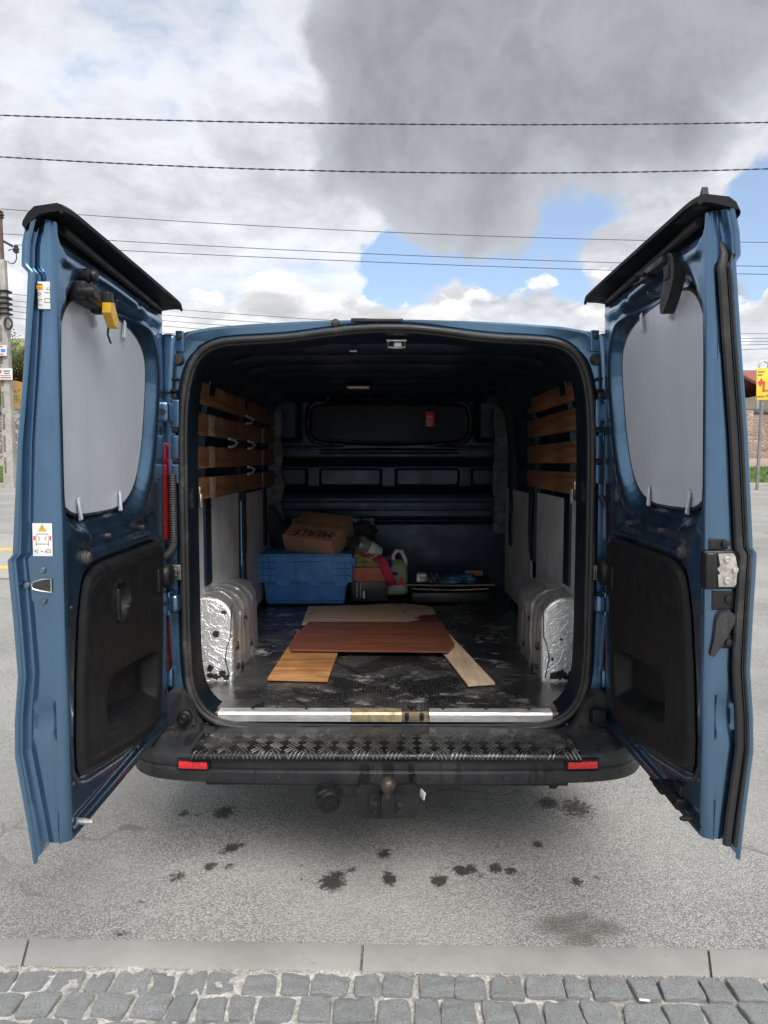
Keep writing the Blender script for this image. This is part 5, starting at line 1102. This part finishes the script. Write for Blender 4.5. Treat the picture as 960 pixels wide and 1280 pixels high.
slab('peeled_sheet', [(-.455, 3.88), (.315, 3.87), (.30, 4.30), (.27, 4.37), (.17, 4.43), (-.03, 4.44), (-.10, 4.40), (-.47, 4.36)], FZ + .013, .008, PEELED, 'board with peeled veneer showing bare wood behind the red sheet', 'board')
# attached-lid crate
cr = empty('plastic_crate', (-.505, 4.66, FZ + .004))
m = MB(); m.rbox((0, 0, .15), (.535, .36, .30), .02, n=3, disp=lambda p: (p.x * .06 * (p.z / .15), p.y * .05 * (p.z / .15), 0)); m.build('tub', BLUEBOX, cr)
f_ = -.2095
lid = MB(); lid.rbox((0, f_, .237), (.61, .012, .175), .004); lid.rbox((0, -.02, .325), (.61, .385, .016), .006); lid = lid.build('lid', BLUEBOX, cr)
def raised(x0, x1, z0, z1): MB().prism([(x0, z0), (x1, z0), (x1, z1), (x0, z1)], lambda a, b, t: (a, t, b), f_ - .018, f_ - .004).build('lid_panel', BLUEBOX, cr, angle=20)
for x0, x1 in ((-.298, -.225), (-.219, -.105), (-.099, .015), (.021, .135), (.141, .215), (.221, .298)): raised(x0, x1, .290, .318)
for s_ in (-1, 1):
    for i in range(3):
        for k in range(3): raised(s_ * .279 - .019 + (-s_) * .043 * i, s_ * .279 + .019 + (-s_) * .043 * i, .160 + .042 * k, .197 + .042 * k)
for x in (-.095, .0, .095):
    MB().prism([(x - .043, .284), (x + .043, .284), (x + .030, .160), (x - .030, .160)], lambda a, b, t: (a, t, b), f_ - .020, f_ - .004).build('lid_panel', BLUEBOX, cr, angle=20)
for x in (-.13, .07, .235):
    m = MB(); m.prism([(x - .05, .175), (x + .05, .175), (x + .035, .128), (x - .035, .128)], lambda a, b, t: (a, t, b), f_ - .010, f_ + .004); m.build('lid_tooth', BLUEBOX, cr)
m = MB(); m.rbox((0, -.186, .04), (.50, .012, .012), .004); m.tube([(.09, -.19, .02), (.09, -.19, .055), (.13, -.19, .055), (.13, -.19, .02)], .004, 6); m.build('tub_rib', BLUEBOX, cr)
m = MB(); m.rbox((.312, f_ + .02, .28), (.02, .05, .06), .006); m.build('hinge_end', BLUEBOX, cr)
tag(cr, 'blue plastic lidded crate in the left of the load space', 'crate')
# cardboard box lying tilted on the crate
cb = empty('cardboard_box', (-.415, 4.66, FZ + .365)); cb.rotation_euler = (math.radians(28), math.radians(4), math.radians(-24))
MB().rbox((0, 0, .085), (.36, .30, .145), .004).build('carton', CARD, cb)
MB().rbox((0, .0, .1582), (.362, .05, .0012), .0004).build('packing_tape', mat('brown_tape', vary((.36, .20, .10), 9, .1, (.2, .35))), cb)
vs, fs = text_mesh('MERLE', .095, .0006, 1.05); R_ = rotz(math.pi + math.radians(4)); m = MB(); m.add([R_ @ Vector(v) + Vector((.02, -.085, .1586)) for v in vs], fs); m.build('lettering', INK, cb, fixn=False)
tag(cb, 'brown cardboard box with black lettering lying on the blue crate', 'box')
# dark box with striped upper box
bb = empty('black_box', (-.09, 4.63, FZ + .012))
MB().rbox((-.005, .02, .068), (.235, .20, .136), .003).build('carton', BLACKBOX, bb)
m = MB()
for k in range(11): m.rbox((-.085, -.0815, .03 + k * .009), (.006 + .004 * (k % 3), .0012, .004), .0003)
for k in range(13): m.rbox((-.062, -.0815, .028 + k * .008), (.004, .0012, .005), .0003)
m.rbox((-.04, -.0815, .045), (.013, .0014, .05), .0004); m.build('print', PAPER, bb)
tag(bb, 'black carton with white print under the striped box', 'box')
sb = empty('striped_box', (-.088, 4.62, FZ + .150))
MB().rbox((0, 0, .046), (.248, .21, .090), .003).build('carton', BLACKBOX, sb)
m = MB()
for k in range(-6, 14):
    x0 = -.124 + k * .0190; pts = []
    for (a, b) in ((x0, .002), (x0 + .0100, .002), (x0 + .0100 + .078, .090), (x0 + .078, .090)): pts.append((a, b))
    cl_ = []
    def clip(P, f0, keep):
        out = []
        for i in range(len(P)):
            a, b = P[i], P[(i + 1) % len(P)]; ia, ib = keep(a), keep(b)
            if ia: out.append(a)
            if ia != ib: t = (f0 - a[0]) / (b[0] - a[0]); out.append((f0, a[1] + t * (b[1] - a[1])))
        return out
    P = clip(pts, -.1235, lambda p: p[0] > -.1235); P = clip(P, .1235, lambda p: p[0] < .1235) if P else P
    if len(P) > 2: m.prism(P, lambda a, b, t: (a, t, b), -.1064, -.1052)
m.build('stripe_print', STRIPE, sb, angle=10, fixn=True)
tag(sb, 'box with red orange and black diagonal stripes beside the crate', 'box')
# jug
jg = empty('plastic_jug', (.072, 4.66, FZ + .040)); jg.rotation_euler = (0, 0, math.radians(8))
m = MB(); m.rbox((0, 0, .115), (.165, .11, .23), .028, n=5, mid=6, disp=lambda p: (-.028 * max(0, (p.z - .02) / .1) * (1 if p.x < 0 else .2) * 0 + p.x * -.38 * max(0, (p.z - .03) / .085) ** 2, p.y * -.35 * max(0, (p.z - .03) / .085) ** 2, 0)); m.build('body', JUG, jg)
m = MB(); m.tube([(.07, 0, .18), (.072, 0, .225), (.045, 0, .285), (.01, 0, .29), (-.012, 0, .255), (-.01, 0, .22)], [.014, .014, .013, .013, .013, .014], 10); m.build('handle', WHITE, jg)
MB().lathe([(.018, .20), (.018, .235), (.016, .24), (.012, .244)], (-.045, 0, .015), n=16).build('cap', mat('blue_cap', vary((.02, .08, .25), 20, .2, (.3, .5))), jg)
m = MB(); m.rbox((.005, -.0565, .085), (.10, .002, .028), .0005); m.use(1).rbox((.005, -.0565, .052), (.10, .002, .036), .0005); m.use(2).rbox((-.012, -.0565, .145), (.045, .002, .02), .0005); m.use(0).rbox((.032, -.0568, .108), (.025, .002, .022), .0005); m.build('label_print', [SIGNRED, mat('pale_blue_label', vary((.34, .42, .52), 20, .1, (.4, .5))), BLUECLOTH], jg)
tag(jg, 'olive plastic jug with white handle and blue cap beside the striped box', 'jug')
# tilted white tub
wt = empty('white_tub', (-.105, 4.63, FZ + .345)); wt.rotation_euler = (math.radians(12), math.radians(-58), math.radians(6))
MB().lathe([(.050, -.085), (.056, -.080), (.060, .015)], (0, 0, 0), n=28).build('tub', WHITE, wt)
MB().lathe([(.0605, .012), (.064, .02), (.064, .075), (.06, .085)], (0, 0, 0), n=28).build('lid', mat('grey_clear_film', vary((.20, .205, .21), 12, .3, (.08, .25)), coat=.6), wt)
tag(wt, 'white plastic tub with grey lid tipped over above the striped box', 'tub')
def cloth(name, c, size, mt, lbl, seed, amp=.45, cat='cloth', rot=0):
    rnd = Vector((seed * 3.3, seed * 1.7, seed))
    def dsp(p):
        q = Vector((p.x / size[0], p.y / size[1], p.z / size[2])); k = mnoise.fractal(q * 2.6 + rnd, .7, 2.1, 4)
        fold = .25 * math.sin((q.x * 9 + q.y * 5 + 3 * mnoise.noise(q * 2 + rnd)) * 1.3)
        return Vector((p.x * k * amp * .7, p.y * k * amp * .7, p.z * (k * amp + fold * amp * 1.2)))
    m = MB(); m.rbox((0, 0, 0), size, min(size) * .42, n=6, mid=12, disp=dsp); o = m.build(name, mt, loc=c, rot=(0, 0, rot), angle=70); tag(o, lbl, cat); return o
cloth('folded_cloth', (-.115, 4.60, FZ + .268), (.20, .15, .075), OLIVE, 'olive crumpled cloth on top of the striped box', 3, .6)
cloth('pink_rag', (-.155, 4.62, FZ + .305), (.10, .10, .05), PINK, 'pink red rag under the white tub', 4, .6)
m = MB(); A = np.zeros((12, 5, 3))
for i in range(12):
    u = i / 11; x = -.05 + .105 * u; z = .30 - .02 * u if u < .35 else .293 - .16 * (u - .35) / .65
    for j in range(5): A[i, j] = (x + .018 * (j - 2) * .7, 4.53 - .035 * math.sin(u * 2.2) + .008 * mnoise.noise(Vector((i, j, 1))), FZ + z + (.012 * (j - 2)) * .6)
m.grid(A); o = m.build('pink_strap', PINK, angle=80); md = o.modifiers.new('t', 'SOLIDIFY'); md.thickness = .006; tag(o, 'pink red strap hanging down over the olive jug', 'strap')
cloth('blue_rag', (.005, 4.585, FZ + .255), (.085, .07, .05), BLUECLOTH, 'deep blue rag end on the striped box corner', 6, .5)
cloth('dark_jacket', (-.22, 4.80, FZ + .43), (.30, .22, .16), NAVY, 'dark crumpled jacket behind the cardboard box', 7, .5, 'jacket')
cloth('dark_jacket', (-.40, 4.90, FZ + .47), (.26, .20, .14), NAVY, 'dark cloth bundle behind the cardboard box top corner', 8, .5, 'cloth')
cloth('black_glove', (-.212, 4.60, FZ + .385), (.07, .06, .09), mat('black_glove_knit', vary((.03, .032, .036), 60, .4, (.7, .9))), 'small black glove at the end of the cardboard box', 11, .6, 'glove')
m = MB(); m.rbox((0, 0, 0), (.58, .015, .46), .003); o = m.build('fibreboard_panel', mat('beige_fibreboard', vary((.34, .26, .165), 5, .12, (.7, .9))), loc=(-.36, 4.985, FZ + .29)); o.rotation_euler = (-.03, 0, 0); tag(o, 'beige fibreboard panel leaning on the bulkhead behind the boxes', 'panel')
m = MB(); A = np.zeros((16, 8, 3))
for i in range(16):
    for j in range(8): A[i, j] = (-.17 + .34 * i / 15, -.06 + .12 * j / 7, .035 * mnoise.noise(Vector((i * .4, j * .5, 3))) - .05 * (i / 15) ** 1.5)
m.grid(A); m.add([], []); o = m.build('paper_bag', mat('white_yellow_bag', lambda t: t.l.new(t.mix(t.map(t.noise(t.scale(t.obj, 6, 14, 8), 1.5, 2), .52, .56), (.60, .60, .58), (.58, .50, .06)), t.b.inputs['Base Color']), rough=.4), loc=(-.27, 4.84, FZ + .525), rot=(.35, 0, -.1), angle=70); md = o.modifiers.new('t', 'SOLIDIFY'); md.thickness = .004; tag(o, 'crumpled white and yellow bag on the dark jacket', 'bag')
m = MB(); m.tube([(-.80, 4.86, FZ + .58), (-.64, 4.74, FZ + .33), (-.60, 4.71, FZ + .27)], [.062, .062, .058], 24); o = m.build('black_tube', mat('glossy_black_tube', vary((.035, .042, .05), 8, .2, (.25, .4)))); tag(o, 'dark thick tube leaning in the corner behind the crate', 'tube')
# dark tray stack on the right
tr = empty('tray_stack', (.43, 4.72, FZ))
MB().rbox((-.0, .04, .035), (.50, .40, .07), .01).build('dark_base', BLACKBOX, tr)
for k, (z, wd, sag) in enumerate(((.082, .50, .010), (.112, .575, .003))):
    A = []
    for x in np.linspace(-wd / 2, wd / 2, 30):
        zz = z + sag * ((2 * x / wd) ** 2) ; A.append([(x, -.16, zz), (x, -.165, zz + .004), (x, -.16, zz + .009), (x, .2, zz + .009), (x, .2, zz)])
    A = np.array(A); m = MB(); m.grid(A, wrap=True); m.build('tray', BLACKBOX, tr)
    m = MB(); m.tube([(x, -.1645, z + .0045 + sag * ((2 * x / wd) ** 2)) for x in np.linspace(-wd / 2, wd / 2, 24)], .0045, 6); m.build('tray_rim', mat('bright_rim', vary((.78, .72, .58), 8, .25, (.2, .35)), metal=.7), tr)
MB().rbox((-.12, -.168, .098), (.008, .006, .05), .002).build('strap', RUBBER, tr)
tag(tr, 'stack of dark trays with bright rims on the right of the load space', 'tray')
m = MB(); m.rbox((0, 0, 0), (.07, .07, .062), .012, n=3, mid=5, disp=lambda p: tuple(Vector((.006, .006, .006)) * mnoise.noise(p * 30))); o = m.build('foil_packet', mat('white_foil_packet', vary((.62, .62, .62), 25, .3, (.2, .4), (30, .6, .006)), metal=.3), loc=(.246, 4.62, FZ + .16)); tag(o, 'white foil packet at the left end of the trays', 'packet')
o = cloth('blue_sheet', (.44, 4.68, FZ + .145), (.30, .16, .055), TEAL, 'teal blue plastic sheet folded on the trays', 13, .4, 'sheet')
m = MB(); m.rbox((0, 0, 0), (.12, .03, .034), .004); o = m.build('wood_block', mat('brown_block', vary((.30, .17, .09), 14, .2, (.6, .8))), loc=(.60, 4.70, FZ + .176), rot=(0, .03, .05)); tag(o, 'brown wooden block behind the teal sheet', 'block')
cloth('tool_tangle', (.325, 4.64, FZ + .150), (.11, .09, .06), mat('dark_speckled_tangle', lambda t: t.l.new(t.mix(t.map(t.noise(t.obj, 70, 3), .60, .66), (.02, .025, .03), (.45, .45, .44)), t.b.inputs['Base Color']), rough=.4), 'tangle of small dark tools next to the foil packet', 15, .7, 'tools')
# red tag hanging in front of the bulkhead window
hg = empty('hanging_tag', (.322, 4.99, 1.70))
m = MB(); m.rbox((0, 0, .045), (.062, .006, .105), .006); m.build('card', mat('red_air_freshener', vary((.50, .035, .03), 30, .25, (.3, .5))), hg)
m = MB(); m.rbox((.0, -.004, .06), (.03, .002, .012), .0005); m.tube([(-.018, -.004, .035), (.0, -.004, .05), (.018, -.004, .028)], .003, 5); m.build('print', mat('pale_red_print', vary((.62, .30, .26), 30, .2, (.4, .5))), hg)
MB().tube([(0, 0, .097), (.004, .0, .14), (.0, .0, .19)], .002, 5).build('string', RUBBER, hg)
tag(hg, 'red tag hanging in front of the bulkhead window', 'tag')
